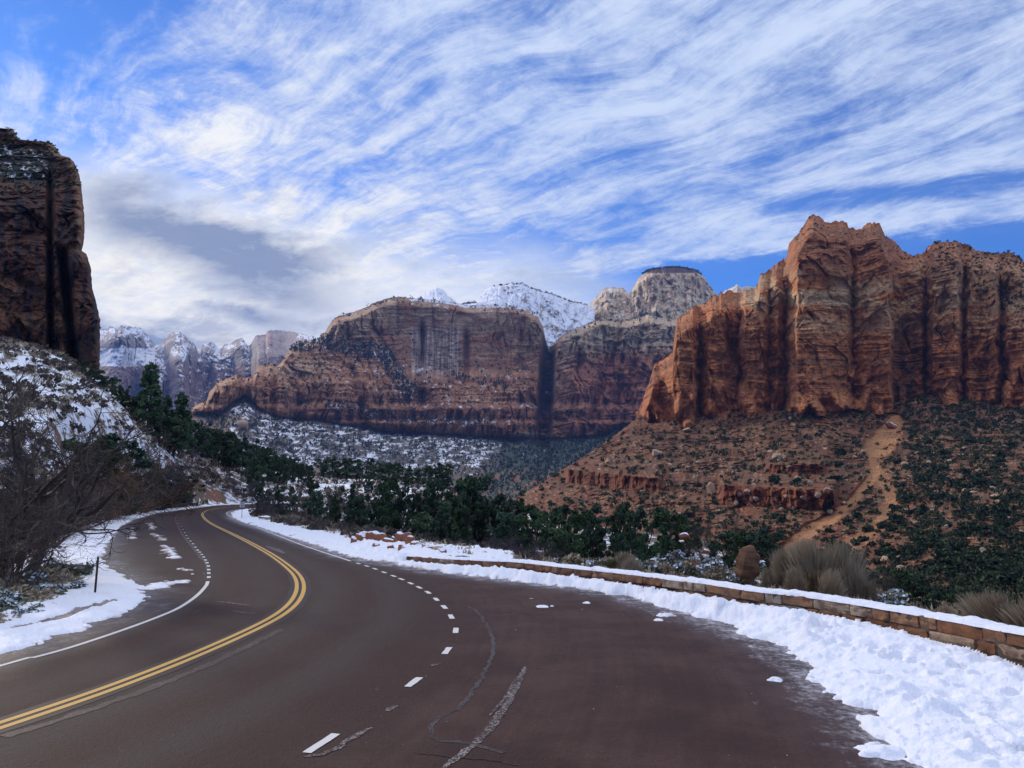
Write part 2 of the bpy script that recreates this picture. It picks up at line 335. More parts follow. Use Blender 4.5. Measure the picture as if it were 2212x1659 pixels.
def r_color(P, n, px, py, t):
    s = strata(P, 0.8, 3); c = lc(ORG, (0.27, 0.095, 0.040), sm(s, -0.3, 0.6)); c = lc(c, TAN, 0.55 * sm(s, 0.25, 0.9))
    pale = np.exp(-((py - 640 - 0.03 * (px - 1700)) / 50) ** 2) * sm(px, 1560, 1640) * sm(pn(px / 60, py / 30, 0, 4) + 0.35, 0, 0.5)
    pale = np.maximum(pale, sm(px, 1930, 2000) * np.exp(-((py - 610) / 60) ** 2) * 0.7)
    pale = np.maximum(pale, np.exp(-((py - 700) / 25) ** 2) * 0.45 * sm(px, 1690, 1720))
    c = lc(c, (0.50, 0.36, 0.21), np.clip(pale, 0, 1) * 0.80)
    c = lc(c, RED, 0.65 * sm(py, 860, 925) * sm(px, 1620, 1480)); c = lc(c, (0.35, 0.13, 0.06), 0.6 * np.exp(-((py - 530) / 45) ** 2) * sm(px, 1700, 1740))
    c = lc(c, DRK, varnish(P, 0.8, 6, 0.35)); c = lc(c, (0.07, 0.05, 0.045), 0.6 * sm(px, 1925, 1935) * sm(px, 2040, 1990) * sm(py, 660, 720) * sm(pn(px / 20, py / 50, 0, 2), -0.4, 0.3))  # varnish streaks, then the tall recess darkened in colour as if shadowed
    brush = sm(n[..., 2], 0.45, 0.7) * 0.5 * sm(pn(px / 8, py / 5, 0, 9), -0.1, 0.2); c = lc(c, (0.06, 0.065, 0.035), brush)
    sn = -1 + 0 * px; sn = np.where((n[..., 2] > 0.55) & (pn(px / 14, py / 10, 0, 12) > 0.42), 0.3, sn); return c, sn
o_r, g_r = sheet("cliff", np.arange(1373, 2420, 1.15), pl(r_top), lambda x: pl(r_base)(x) + 14, r_depth, 400, rock, r_disp, r_color, jag=2.2, jagf=0.16, back=(160, 40))
# --- the slope of scree under it
t_top = [(1060,1105),(1100,1085),(1130,1066),(1180,1037),(1240,1000),(1300,960),(1345,928)] + [(x, y - 3) for x, y in r_base[1:]]
_tc = np.array([(1130,1066,900),(1240,1000,960),(1300,960,990),(1385,895,1040),(1450,912,985),(1600,890,960),(1750,885,890),(1930,878,900),(2060,866,880),(2212,878,840),(2400,870,810),
 (1130,1110,760),(1300,1050,780),(1500,1040,700),(1700,1040,640),(1900,1020,640),(2212,1010,560),(2400,1000,540),(1130,1180,640),(1400,1180,520),(1700,1180,440),(2000,1180,360),(2212,1180,330),(2400,1180,310),
 (1060,1105,900),(1060,1300,520),(1300,1330,420),(1700,1330,310),(2000,1330,240),(2212,1330,215),(2400,1330,200),(1600,970,820),(1850,950,790),(2100,950,720),(1400,980,860)], float)
def tps_fit(X, v, lam=1e-4):
    n = len(X); d = np.linalg.norm(X[:, None] - X[None], axis=2); K = np.where(d > 0, d * d * np.log(d + 1e-12), 0) + lam * np.eye(n)
    A = np.zeros((n + 3, n + 3)); A[:n, :n] = K; A[:n, n] = 1; A[:n, n + 1:] = X; A[n, :n] = 1; A[n + 1:, :n] = X.T
    w = np.linalg.solve(A, np.concatenate([v, [0, 0, 0]]))
    def ev(Q):
        sh = Q.shape[:-1]; Q = Q.reshape(-1, 2); r = np.empty(len(Q))
        for i in range(0, len(Q), 40000):
            q = Q[i:i + 40000]; d = np.linalg.norm(q[:, None] - X[None], axis=2); r[i:i + 40000] = np.where(d > 0, d * d * np.log(d + 1e-12), 0) @ w[:n] + w[n] + q @ w[n + 1:]
        return r.reshape(sh)
    return ev
_te = tps_fit(_tc[:, :2] / 500, np.log(_tc[:, 2]), 1e-3)
def seg_d(px, py, pts):
    best = np.full(px.shape, 1e9)
    for (x0, y0), (x1, y1) in zip(pts[:-1], pts[1:]):
        dx_, dy_ = x1 - x0, y1 - y0; t_ = np.clip(((px - x0) * dx_ + (py - y0) * dy_) / (dx_ * dx_ + dy_ * dy_ + 1e-9), 0, 1)
        best = np.minimum(best, np.hypot(px - x0 - t_ * dx_, py - y0 - t_ * dy_))
    return best
band1 = lambda px, py: sm(px, 1205, 1235) * sm(px, 1440, 1405) * np.exp(-(np.abs(py - (1030 + 0.10 * (px - 1240)) + 3 * pn(px / 12, 0.1)) / 15) ** 4)
band2 = lambda px, py: sm(px, 1540, 1562) * sm(px, 1830, 1795) * np.exp(-(np.abs(py - (1068 + 0.055 * (px - 1560)) + 3 * pn(px / 14, 0.6)) / 22) ** 4)
band3 = lambda px, py: sm(px, 1640, 1668) * sm(px, 1800, 1775) * np.exp(-(np.abs(py - 1015 + 3 * pn(px / 14, 0.6)) / 12) ** 4)
SAND = [(1935, 905), (1905, 950), (1890, 985), (1890, 1020), (1868, 1050), (1840, 1085), (1790, 1120), (1740, 1150), (1700, 1190)]
def sandm(px, py):
    q = px + 8 * pn(px / 20, py / 20, 0, 1); w = np.interp(py, [890, 940, 970, 1000, 1040, 1100, 1150, 1250], [14, 32, 38, 14, 13, 14, 20, 30])
    d = seg_d(q, py, SAND); m = sm(d, w, w * 0.6)
    m2 = sm(seg_d(q, py, [(1888, 1010), (1925, 1080), (1900, 1130), (1820, 1190)]), 26, 8) * 0.6; return np.maximum(m, m2)
def t_depth(px, py, t):
    for x0, x1, f_, hh in ((1215, 1435, lambda x: 1030 + 0.10 * (x - 1240), 15), (1550, 1815, lambda x: 1068 + 0.055 * (x - 1560), 22), (1650, 1790, lambda x: 1015 + 0 * x, 12)):
        c_ = f_(px) + 3 * pn(px / 14, 0.6); y0, y1 = c_ - hh, c_ + hh; q = np.where(py > y1, py, np.where(py > y0, y1, np.where(py > y0 - 34, y1 - (y0 - py) * (y1 - y0 + 34) / 34, py)))
        py = lerp(py, q, sm(px, x0, x0 + 14) * sm(px, x1, x1 - 14))
    return np.exp(_te(np.stack([px, py], -1) / 500))
def t_disp(P, px, py, t):
    b_ = np.maximum(band1(px, py), np.maximum(band2(px, py), band3(px, py) * 0.6)); s = P[..., 0] - 0.3 * P[..., 1]
    gl_ = px + 0.55 * (py - 900) * np.sign(1500 - px) * 0.0 + 14 * pn(px / 60, py / 60, 0, 3); a = 6 * ridge(gl_ / 34, py / 260, o=3, seed=9) * (1 - sandm(px, py)) - 7 * sandm(px, py) + 10 * fbm(P[..., 0] / 60, P[..., 1] / 60, P[..., 2] / 60, 3, 1) + 3.4 * fbm(P[..., 0] / 9, P[..., 1] / 9, P[..., 2] / 5, 4, 4) * (1 - sandm(px, py))
    _, w1_ = worley(P[..., 0] / 5, P[..., 2] / 3 + P[..., 1] / 7, 3); a = a + (1 - sandm(px, py)) * (2.2 * np.tanh(3 * pn(P[..., 2] / 9, s / 120, 0, 9)) + 2.6 * (w1_ > 0.72) * sm(pn(px / 50, py / 30, 0, 21), -0.3, 0.3))
    return a * (1 - 0.6 * b_) + b_ * (0 + 2.5 * ridge(s / 7, P[..., 2] / 30, o=2, seed=3) + 3.5 * blocks(s, P[..., 2], 5, 8, 2) + 2.5 * blocks(s, P[..., 2], 2.6, 3.5, 4))
def t_color(P, n, px, py, t):
    c = lc((0.086, 0.032, 0.015), (0.150, 0.070, 0.034), sm(fbm(P[..., 0] / 30, P[..., 1] / 30, P[..., 2] / 30, 3, 2), -0.3, 0.5))
    c = lc(c, (0.15, 0.042, 0.017), 0.8 * sm(pn(px / 90, py / 26, 0, 6) + sm(px, 1500, 1150) * 0.4 + sm(py, 1000, 1150) * 0.25, 0.0, 0.6) * 0.8)
    c = lc(c, (0.075, 0.07, 0.04), 0.45 * sm(fbm(px / 16, py / 10, 0.0, 3, 8) + 0.25 * sm(px, 1850, 2100), 0.1, 0.5))
    v = h2(np.floor(px / 2.6 + pn(px / 9, py / 9, 0, 1)), np.floor(py / 1.9), 7); c = lc(c, (0.34, 0.21, 0.12), 0.75 * (v > 0.90) * sm(pn(px / 60, py / 40, 0, 5), -0.4, 0.2))
    b_ = np.maximum(band1(px, py), np.maximum(band2(px, py), band3(px, py))); c = lc(c, lc((0.13, 0.030, 0.013), (0.23, 0.070, 0.028), h2(np.floor(px / 7 + pn(px / 30, 0.4)), np.floor(py / 9))), np.clip(b_ * 1.2, 0, 1)); c = lc(c, (0.05, 0.022, 0.014), 0.7 * (ridge(px / 7.5, py / 60, o=2, seed=4) > 1.15) * b_)
    c = lc(c, (0.36, 0.175, 0.075), sandm(px, py) * 0.85 * sm(fbm(px / 7, py / 4, 0.0, 3, 2), -0.7, -0.1)); return c, -1 + 0 * px
o_t, g_t = sheet("hill", np.arange(1062, 2420, 1.5), pl(t_top), lambda x: 1345 + 0 * x, t_depth, 330, rock_mat("scree", 7, 1.4, 0.7, 5, 0.45, 0.4), t_disp, t_color, jag=1.0, back=(90, 10))
# --- the great wall across the canyon
Z4 = lambda p: zl(p, .2976, 658.3, .2976, 548.6)
Z3 = lambda p: zl(p, .248, 164.6, .248, 658.3)
Z5 = lambda p: zl(p, .29756, 1152.1, .29756, 521.2)
c_top = Z3([(1000,912),(1020,890),(1140,830),(1160,760),(1230,680),(1300,645),(1400,605),(1430,640),(1540,635),(1560,590),(1590,525),(1700,515),(1740,540),(1790,500),(1830,420),(1880,370),(1950,330),(2110,315),(2150,250)]) + \
    Z4([(140,575),(200,480),(260,445),(330,430),(420,395),(540,340),(640,315),(700,308),(800,322),(950,335),(1110,357),(1180,377),(1300,372),(1500,374),(1600,392),(1690,440),(1730,520),(1750,620),(1772,672),(1800,650),(1840,622),(1870,592),(1940,552),(2050,512),(2160,458)]) + [(1325, 690), (1350, 694), (1400, 680), (1450, 690), (1480, 684), (1520, 700)]
c_tal = [(400,884),(417,892),(470,898),(505,868),(530,856),(560,885),(600,900),(640,906),(700,912),(760,920),(850,935),(930,938),(1000,942),(1100,948),(1200,950),(1300,942),(1385,912),(1520,905)]
bench = [(600,745),(700,742),(760,748),(830,765),(850,800),(870,835),(900,850)]
ledge1 = [(980,812),(1010,822),(1060,826),(1092,838)]
ledge2 = [(712,878),(760,884),(800,895),(860,905),(960,912),(1060,915)]
def c_depth(px, py, t):
    tal = np.interp(px, *np.array(c_tal).T); top = np.interp(px, *np.array(c_top).T)
    d = 2650 + 120 * sm(px, 420, 700) - 260 * sm(px, 760, 400) + 150 * sm(tal - py, 0, 230)
    d = d - 190 * sm(py, 742 + 0.11 * (px - 700), 850) * sm(px, 930, 700)                    # the shoulder in front, left
    d = d - 90 * sm(py, 812, 850) * sm(px, 900, 980) * sm(px, 1180, 1120)
    d = d - 60 * sm(py, 868, 884) - 45 * sm(py, 905, 915)                                     # stepped lower ledges
    d = d - 70 * np.exp(-((px - 1000) / 70) ** 4) * sm(py, 850, 870) + 90 * np.exp(-((px - 640) / 16) ** 2) * sm(py, 790, 830) + 70 * np.exp(-((px - 760 - (py - 800) * .2) / 10) ** 2) * sm(py, 780, 800) + 60 * np.exp(-((px - 590) / 8) ** 2) * sm(py, 800, 830)
    d = d + 45 * np.exp(-((px - 1008) / 6) ** 2) * sm(py, 700, 730) * sm(py, 850, 800) + 50 * np.exp(-((px - 1310 + (py - 800) * .35) / 9) ** 2) + 40 * np.exp(-((px - 1370 + (py - 800) * .2) / 8) ** 2)
    d = d + 260 * np.exp(-((px - (1183 - 0.055 * (py - 800))) / 15) ** 4) * sm(py, 670, 720)  # the slot
    d = d - 120 * np.exp(-((px - 1245) / 45) ** 2) + 60 * np.exp(-((px - 912 + 0.02 * (py - 760)) / 5) ** 2) * sm(py, 690, 720) * sm(py, 800, 760)
    zl_ = sm(py, 790, 830) * sm(px, 1180, 1120) + 0.8 * sm(px, 1205, 1240); d = d - 42 * zl_ * ridge((px + 0.18 * (py - 850) + 6 * pn(px / 30, py / 30, 0, 4)) / 24, py / 130, o=3, seed=6) * sm(tal + 2 - py, 0, 20)
    q = np.clip((py - tal) / (1085 - tal), 0, 1); d = np.where(py > tal, lerp(d, 1250.0, q ** 0.8), d)
    return d + 60 * sm(top + 16 - py, 0, 16)
def c_disp(P, px, py, t):
    tal = np.interp(px, *np.array(c_tal).T); k_ = sm(tal + 6 - py, 0, 12)
    smooth = np.exp(-(((px - 990) / 190) ** 4)) * sm(py, 845, 800)
    a = cliff_disp(P, 2.0, 5, fl=1.5, st=1.2, bl=1.4) * (1 - 0.6 * smooth) * k_ * sm(t, 0, 0.04)
    return a + (1 - k_) * (22 * fbm(P[..., 0] / 150, P[..., 2] / 90, P[..., 1] / 300, 3, 2))
def c_color(P, n, px, py, t):
    tal = np.interp(px, *np.array(c_tal).T); top = np.interp(px, *np.array(c_top).T); s = strata(P, 2.2, 1)
    c = lc((0.27, 0.115, 0.06), (0.43, 0.23, 0.125), sm(s, -0.5, 0.6))
    up = sm(py, top + 150, top + 30); c = lc(c, (0.46, 0.31, 0.19), up * 0.75 * sm(pn(px / 50, py / 30, 0, 3) + 0.4, 0, 0.5))
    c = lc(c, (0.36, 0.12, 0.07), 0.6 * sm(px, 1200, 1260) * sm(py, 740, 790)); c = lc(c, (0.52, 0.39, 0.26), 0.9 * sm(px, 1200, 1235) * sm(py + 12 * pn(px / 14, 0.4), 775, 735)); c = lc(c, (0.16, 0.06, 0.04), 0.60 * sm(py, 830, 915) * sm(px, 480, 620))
    c = lc(c, (0.40, 0.18, 0.09), 0.7 * sm(px, 650, 560) * (0.5 + 0.5 * sm(s, -0.2, 0.3)))
    m = sm(px, 885, 893) * sm(px, 1003, 985) * sm(py, 690, 725) * sm(py, 832, 790)          # the streaked pale panel
    stv = fbm(px / 5.0, py / 120, 0.0, 4, 2, 0.7); c = lc(c, lc((0.24, 0.15, 0.12), (0.50, 0.37, 0.28), sm(stv, -0.45, 0.35)), m)
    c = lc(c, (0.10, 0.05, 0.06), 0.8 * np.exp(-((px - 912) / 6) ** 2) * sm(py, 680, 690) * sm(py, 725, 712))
    c = lc(c, DRK, varnish(P, 2.0, 3, 0.45) * sm(tal + 4 - py, 0, 10))
    c = lc(c, (0.025, 0.02, 0.03), 0.9 * np.exp(-((px - (1181 - 0.05 * (py - 800))) / 15) ** 6) * sm(py, 705, 730) * sm(py, 905, 880))  # shade of the deep slot painted in as near-black colour
    arch = np.exp(-(((px - 1158) / 30) ** 2 + ((py - 937) / 5) ** 2)); c = lc(c, (0.6, 0.48, 0.34), np.clip(arch, 0, 1) * 0.9)
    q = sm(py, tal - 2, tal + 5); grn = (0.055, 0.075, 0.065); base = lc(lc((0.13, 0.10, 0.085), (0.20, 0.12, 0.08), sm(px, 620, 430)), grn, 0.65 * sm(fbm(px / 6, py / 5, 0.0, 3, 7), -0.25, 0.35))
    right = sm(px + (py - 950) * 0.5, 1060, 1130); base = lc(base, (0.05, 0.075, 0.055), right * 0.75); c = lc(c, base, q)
    c = lc(c, (0.30, 0.12, 0.07), q * right * sm(py, 1010, 1030) * sm(pn(px / 22, py / 10, 0, 3), 0.0, 0.3) * 0.7)
    sn = -0.36 + 0.75 * sm(n[..., 2], 0.16, 0.62)
    sn = np.where(seg_d(px, py, bench) < 13 + 6 * pn(px / 20, py / 20), 0.44, sn); sn = np.where(seg_d(px, py, ledge2) < 8 + 4 * pn(px / 12, py / 9), 0.43, sn)
    sn = np.where(seg_d(px, py, ledge1) < 6, 0.32, sn); sn = np.where((px > 880) & (py < top + 5), 0.55, sn)
    zm = sm(px, 590, 680) * sm(px, 930, 820) * sm(py, 755, 790) * sm(py, 900, 870); sn = np.maximum(sn, lerp(-0.4, 0.24 + 0.24 * pn(px / 30, py / 20, 0, 8), zm))
    sn = np.where((px < 700) & (py < tal - 3), np.minimum(sn, 0.30 + 0.25 * pn(px / 40, py / 30)), sn)
    sn = np.where((px > 1205) & (py < tal), np.minimum(sn, 0.24 + 0.3 * pn(px / 30, py / 25, 0, 4)), sn)
    st_ = 0.47 - 0.24 * right - 0.10 * sm(py, 990, 1040) + 0.10 * pn(px / 40, py / 25, 0, 3) - 0.3 * sm(px, 520, 430); sn = lerp(sn, st_, q); sn = np.where((q > .5) & (px > 1050) & (px < 1200) & (pn(px / 14, py / 30, 0, 6) > 0.25) & (py < 1000), 0.42, sn)
    return c, sn
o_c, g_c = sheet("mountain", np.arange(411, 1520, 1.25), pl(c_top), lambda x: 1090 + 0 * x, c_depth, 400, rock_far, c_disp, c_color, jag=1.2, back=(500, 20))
# --- white domes and the flat-topped peak behind it
def dome(name, pts, D, bot, seed, colf, sc=3.0, px_step=1.1, jag=1.0, nr=130, bk=(500, 60), lean=500, fl=0.5):
    f = pl(pts); x0, x1 = pts[0][0], pts[-1][0]; xm = (x0 + x1) / 2
    dep = lambda px, py, t: D + 60 * fbm(px / 12, py / 30, 0.0, 3, seed) + lean * (1 - t) ** 1.2 + 260 * ((px - xm) / (x1 - x0) * 2) ** 2
    return sheet(name, np.arange(x0, x1 + px_step, px_step), f, bot if callable(bot) else (lambda x: bot + 0 * x), dep, nr, rock_far,
                 lambda P, px, py, t: cliff_disp(P, sc, seed, fl=fl * 1.6, st=0.45, bl=1.2) * sm(t, 0, 0.08), colf, jag=jag, back=bk)
def white_col(snow, grey=0.0, lines=0.25):
    def f(P, n, px, py, t):
        s = strata(P, 2.0, 4); c = lc((0.46, 0.40, 0.34), (0.56, 0.50, 0.43), sm(s, -0.4, 0.5)); c = lc(c, DRK, varnish(P, 2.0, 3, 0.22))
        sn = snow + 0.30 * (sm(n[..., 2], 0.2, 0.7) - 0.5) + lines * s * 0.6 + 0.25 * pn(px / 22, py / 14, 0, 3); return c, sn
    return f
dome("mountain", Z4([(780,330),(800,320),(870,280),(960,242),(1000,255),(1050,310),(1110,355),(1140,372)]), 3300, 668, 1, white_col(0.50), nr=60)
dome("mountain", Z4([(1150,372),(1180,362),(1240,350),(1310,260),(1370,225),(1500,215),(1580,213),(1640,245),(1740,270),(1860,310),(1950,345),(2050,365),(2100,380)]), 3250, lambda x: np.interp(x, [1000, 1130, 1190, 1285], [668, 690, 760, 740]), 2, white_col(0.66), nr=150, fl=0.4)
def temple_col(P, n, px, py, t):
    s = strata(P, 2.6, 2); c = lc((0.56, 0.43, 0.28), (0.62, 0.50, 0.35), sm(s, -0.4, 0.5)); v_ = fbm(px / 4.5, py / 60, 0.0, 4, 3)
    c = lc(c, (0.52, 0.27, 0.16), 0.75 * sm(v_, 0.0, 0.5) * sm(py, 650, 600) * sm(px, 1365, 1385)); c = lc(c, (0.50, 0.20, 0.12), 0.7 * sm(pn(px / 10, py / 10, 0, 5), 0.3, 0.55))
    c = lc(c, DRK, varnish(P, 2.6, 9, 0.35)); cap = sm(py, 592, 588) * sm(px, 1385, 1392); c = lc(c, (0.09, 0.045, 0.04), cap)
    c = lc(c, (0.07, 0.075, 0.07), sm(seg_d(px, py, [(1370, 690), (1395, 672), (1420, 690), (1400, 705)]), 9, 4) * 0.7)
    c = lc(c, (0.50, 0.37, 0.25), sm(py, 690, 740)); sn = -0.50 + 0.70 * sm(n[..., 2], 0.3, 0.75) + 0.26 * sm(px, 1366, 1350); return c, sn
dome("mountain", Z5([(325,610),(335,560),(365,500),(400,460),(430,430),(470,390),(500,345),(570,330),(650,340),(690,375),(705,372)]) + Z5([(720,340),(745,300),(760,272),(790,247),(850,205),(900,195),(1000,185),(1070,182),(1160,200),(1220,235),(1260,290),(1330,385),(1400,450),(1440,520)]), 3700, 765, 4, temple_col, nr=240, sc=2.6, fl=0.9)
dome("mountain", [(1555,650),(1565,628),(1580,621),(1592,614),(1602,622),(1615,618),(1640,622),(1670,640)], 4200, 680, 6, white_col(0.18), nr=40)
# --- the far range up the canyon
f_top = Z3([(120,215),(195,220),(265,215),(290,188),(340,200),(350,225),(390,182),(450,185),(570,205),(620,265),(690,350),(720,345),(740,322),(765,320),(830,240),(900,238),(960,280),(1030,340),(1060,410),(1085,400),(1100,350),(1130,325),(1190,322),(1230,375),(1260,385),(1290,345),(1340,340),(1380,310),(1450,292),(1500,360),(1525,345),(1560,270),(1650,255),(1670,228),(1750,220),(1900,240),(2000,265),(2110,290),(2250,310)])
def f_depth(px, py, t):
    top = np.interp(px, *np.array(f_top).T); d = 6600 - 900 * t + 400 * np.sin(px / 23.0) - 1100 * sm(px, 540, 560) * sm(py, top, top + 60)
    for cx, w, yt in ((385, 22, 780), (345, 12, 830), (478, 20, 800), (330, 30, 790)): d = d - 420 * np.exp(-((px - cx) / w) ** 4) * sm(py, yt - 40, yt)
    return d + 350 * sm(top + 25 - py, 0, 25)
def f_color(P, n, px, py, t):
    s = strata(P, 4.0, 2); c = lc((0.27, 0.23, 0.21), (0.38, 0.34, 0.31), sm(s, -0.4, 0.5)); low = sm(py, 775, 800) * sm(pn(px / 18, py / 30, 0, 3) + 0.5, 0, 0.3)
    c = lc(c, (0.33, 0.20, 0.15), low * 0.8); c = lc(c, (0.45, 0.24, 0.19), 0.75 * np.exp(-((px - 580 - (py - 720) * 0.1) / 12) ** 2) * sm(py, 780, 740)); c = lc(c, (0.40, 0.30, 0.25), 0.6 * sm(px, 545, 560))
    c = lc(c, DRK, varnish(P, 4.0, 3, 0.4)); c = lc(c, (0.06, 0.08, 0.08), 0.55 * sm(fbm(px / 5, py / 5, 0.0, 3, 5), 0.15, 0.4) * sm(py, 740, 800))
    sn = 0.26 + 0.40 * (sm(n[..., 2], 0.15, 0.6) - 0.4) + 0.30 * pn(px / 14, py / 12, 0, 3) + 0.22 * fbm(px / 4, py / 5, 0.0, 3, 33) + 0.05 * s; sn = sn - 0.30 * sm(px, 535, 560) * sm(px, 650, 620)
    sn = np.where((px < 335) & (py > 752) & (py < 792 - 0.0005 * (px - 270) ** 2), 0.62, sn); sn = np.where((px < 340) & (py > 796), sn - 0.4, sn); return c, sn
o_f, g_f = sheet("mountain", np.arange(192, 720, 0.9), pl(f_top), lambda x: 1000 + 0 * x, f_depth, 240, rock_mat("far_range", 130, 26, 14, 45), lambda P, px, py, t: cliff_disp(P, 4.6, 8, fl=1.7, st=0.6, bl=1.5) * sm(t, 0, 0.05), f_color, jag=1.0, back=(900, 120))
# --- the dark cliff on the left (rows of the picture run across it, so it can stand sheer)
l_edge = [(262,-300),(268,-20),(277,0),(278,28),(300,38),(303,62),(306,105),(318,120),(335,130),(340,150),(350,160),(380,172),(420,178),(470,182),(500,183),(530,180),(541,176),(548,186),(575,196),(620,199),(655,208),(690,216),(760,216),(830,214)]
ys = np.arange(262, 832, 1.3); xr = pl(l_edge)(ys) + 1.2 * fbm(ys / 9, 0.4, o=4, seed=2); nx = 420
uu = np.linspace(0, 1, nx) ** 0.8
PX = -820 + (xr[:, None] + 820) * uu[None]; PY = np.broadcast_to(ys[:, None], PX.shape)  # unseen left part, extended to block the sun from the foreground
edge_d = (xr[:, None] - PX)
D = 300 + 0.05 * (PX + 640) + 26 * np.exp(-edge_d / 3.0) + 30 * np.exp(-((PX - (140 + 0.11 * (PY - 600))) / 9) ** 2) * sm(PY, 520, 570) + 20 * np.exp(-((PX - 108) / 6) ** 2) * sm(PY, 330, 420)
slopeback = sm(PY, 470 - 0.1 * PX, 300 - 0.1 * PX) * 60 * sm(PX, 190, 120)
D = D + slopeback + 30 * sm(830 - PY, 0, 500)
P = at(PX, PY, D); D = D - cliff_disp(P, 0.38, 13, fl=1.6, st=0.6, bl=1.5) * sm(edge_d, 0, 6); P = at(PX, PY, D); nn = gnormal(P)
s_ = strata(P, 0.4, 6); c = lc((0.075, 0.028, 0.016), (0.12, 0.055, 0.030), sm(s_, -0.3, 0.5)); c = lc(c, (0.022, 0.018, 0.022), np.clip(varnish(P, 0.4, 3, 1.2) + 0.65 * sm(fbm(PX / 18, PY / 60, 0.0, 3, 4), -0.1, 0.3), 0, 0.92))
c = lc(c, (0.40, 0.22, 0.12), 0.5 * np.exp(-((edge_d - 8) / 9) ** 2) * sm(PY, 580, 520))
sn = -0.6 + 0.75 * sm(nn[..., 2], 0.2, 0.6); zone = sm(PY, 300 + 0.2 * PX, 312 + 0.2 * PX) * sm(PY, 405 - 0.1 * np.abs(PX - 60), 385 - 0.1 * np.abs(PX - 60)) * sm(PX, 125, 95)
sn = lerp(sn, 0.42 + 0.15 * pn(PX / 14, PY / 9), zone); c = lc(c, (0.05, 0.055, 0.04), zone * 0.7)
ed = P[:, -1:, :] - np.array([0, 0, H]); ed = ed / np.linalg.norm(ed, axis=-1)[..., None]; bk = P[:, -1:, :] + ed * 200 + np.array([-45, 10, 0.0]); Pf = np.concatenate([P, bk], 1); cf = np.concatenate([c, c[:, -1:]], 1); sf = np.concatenate([sn, sn[:, -1:]], 1)
tp = Pf[:1] + np.array([-60, 140, 20.0]); Pf = np.concatenate([tp, Pf], 0); cf = np.concatenate([cf[:1], cf], 0); sf = np.concatenate([sf[:1], sf], 0)
lm = rock_mat("dark_sandstone", 5, 1.1, 0.5, 2.6, 0.35, 0.5)
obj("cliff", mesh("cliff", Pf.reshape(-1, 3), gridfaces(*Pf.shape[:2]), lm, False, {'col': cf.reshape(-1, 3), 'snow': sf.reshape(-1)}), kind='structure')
g_l = (PX, PY, P, nn)
# ------------------------------------------------------------------ ground profile along the road
_gY = np.array([-50, 20, 40, 60, 85, 108, 150, 190, 260, 600.]); _gZ = np.array([0, 0, -.28, -.80, -1.45, -2.0, -2.45, -2.6, -2.75, -3.2])
_yy = np.linspace(-60, 600, 6601); _zz = np.interp(_yy, _gY, _gZ)
for _ in range(3): _zz = np.convolve(np.pad(_zz, 60, 'edge'), np.ones(121) / 121, 'valid')
gz = lambda Y: np.interp(Y, _yy, _zz)
_Yt = np.geomspace(3, 590, 6000)
def gp(px, py, zo=0.0):
    """where the ray of a pixel meets the road surface raised by zo"""
    px = np.asarray(px, float); s = slope(py); st = (gz(_Yt) + zo - H) / _Yt; Y = np.interp(s, st, _Yt)
    return np.stack([lat(px, py) * Y, Y], -1)
def gpl(pts, zo=0.0): p = np.array(pts, float); return gp(p[:, 0], p[:, 1], zo)
Ls = [(0,1414),(62,1399),(121,1375),(191,1354),(243,1337),(285,1319),(305,1302),(314,1285),(305,1267),(285,1257),(257,1240),(232,1222),(222,1208),(232,1184),(246,1163),(264,1137),(295,1121),(347,1107.6),(417,1098),(470,1091.5),(530,1089),(600,1087.5),(680,1086.8)]
Rs = [(2010,1659),(1979,1638),(1922,1600),(1865,1543),(1801,1505),(1770,1467),(1732,1425),(1675,1398),(1637,1383),(1584,1356),(1523,1337),(1447,1315),(1371,1292),(1260,1272),(1152,1261),(1055,1247),(962,1238),(869,1222.5),(816,1213),(755,1204),(730,1196),(683,1180.6),(621,1162),(568,1143),(528,1131),(500,1118.6),(497,1108),(508,1103),(530,1100),(600,1097),(680,1095.5)]
left_w = gpl(Ls); right_w = gpl(Rs)
ROADP = np.concatenate([[[-14.5, -14], [-10.9, 5]], left_w, right_w[::-1], [[4.3, 5], [3.5, -8], [3.5, -14]]])
SHP = gpl([(683,1182),(621,1163),(568,1144),(528,1132),(500,1119),(515,1106),(548,1108),(603,1130),(665,1144),(714,1152),(758,1163),(800,1172),(870,1184),(960,1192),(1000,1200),(960,1240),(869,1224),(816,1214),(755,1205)])
def sdist(X, Y, poly):
    X = np.asarray(X, float); Y = np.asarray(Y, float); best = np.full(X.shape, 1e9); ins = np.zeros(X.shape, bool); n = len(poly)
    for i in range(n):
        x0, y0 = poly[i]; x1, y1 = poly[(i + 1) % n]; ex, ey = x1 - x0, y1 - y0
        t_ = np.clip(((X - x0) * ex + (Y - y0) * ey) / (ex * ex + ey * ey + 1e-12), 0, 1); best = np.minimum(best, (X - x0 - t_ * ex) ** 2 + (Y - y0 - t_ * ey) ** 2)
        if y0 != y1: ins ^= ((y0 > Y) != (y1 > Y)) & (X < (x1 - x0) * (Y - y0) / (y1 - y0) + x0)
    return np.sqrt(best) * np.where(ins, -1, 1)
def resample(p, step):
    p = np.asarray(p, float); d = np.concatenate([[0], np.cumsum(np.linalg.norm(np.diff(p, axis=0), axis=1))]); n = max(2, int(d[-1] / step)); t_ = np.linspace(0, d[-1], n)
    return np.stack([np.interp(t_, d, p[:, i]) for i in range(p.shape[1])], -1)
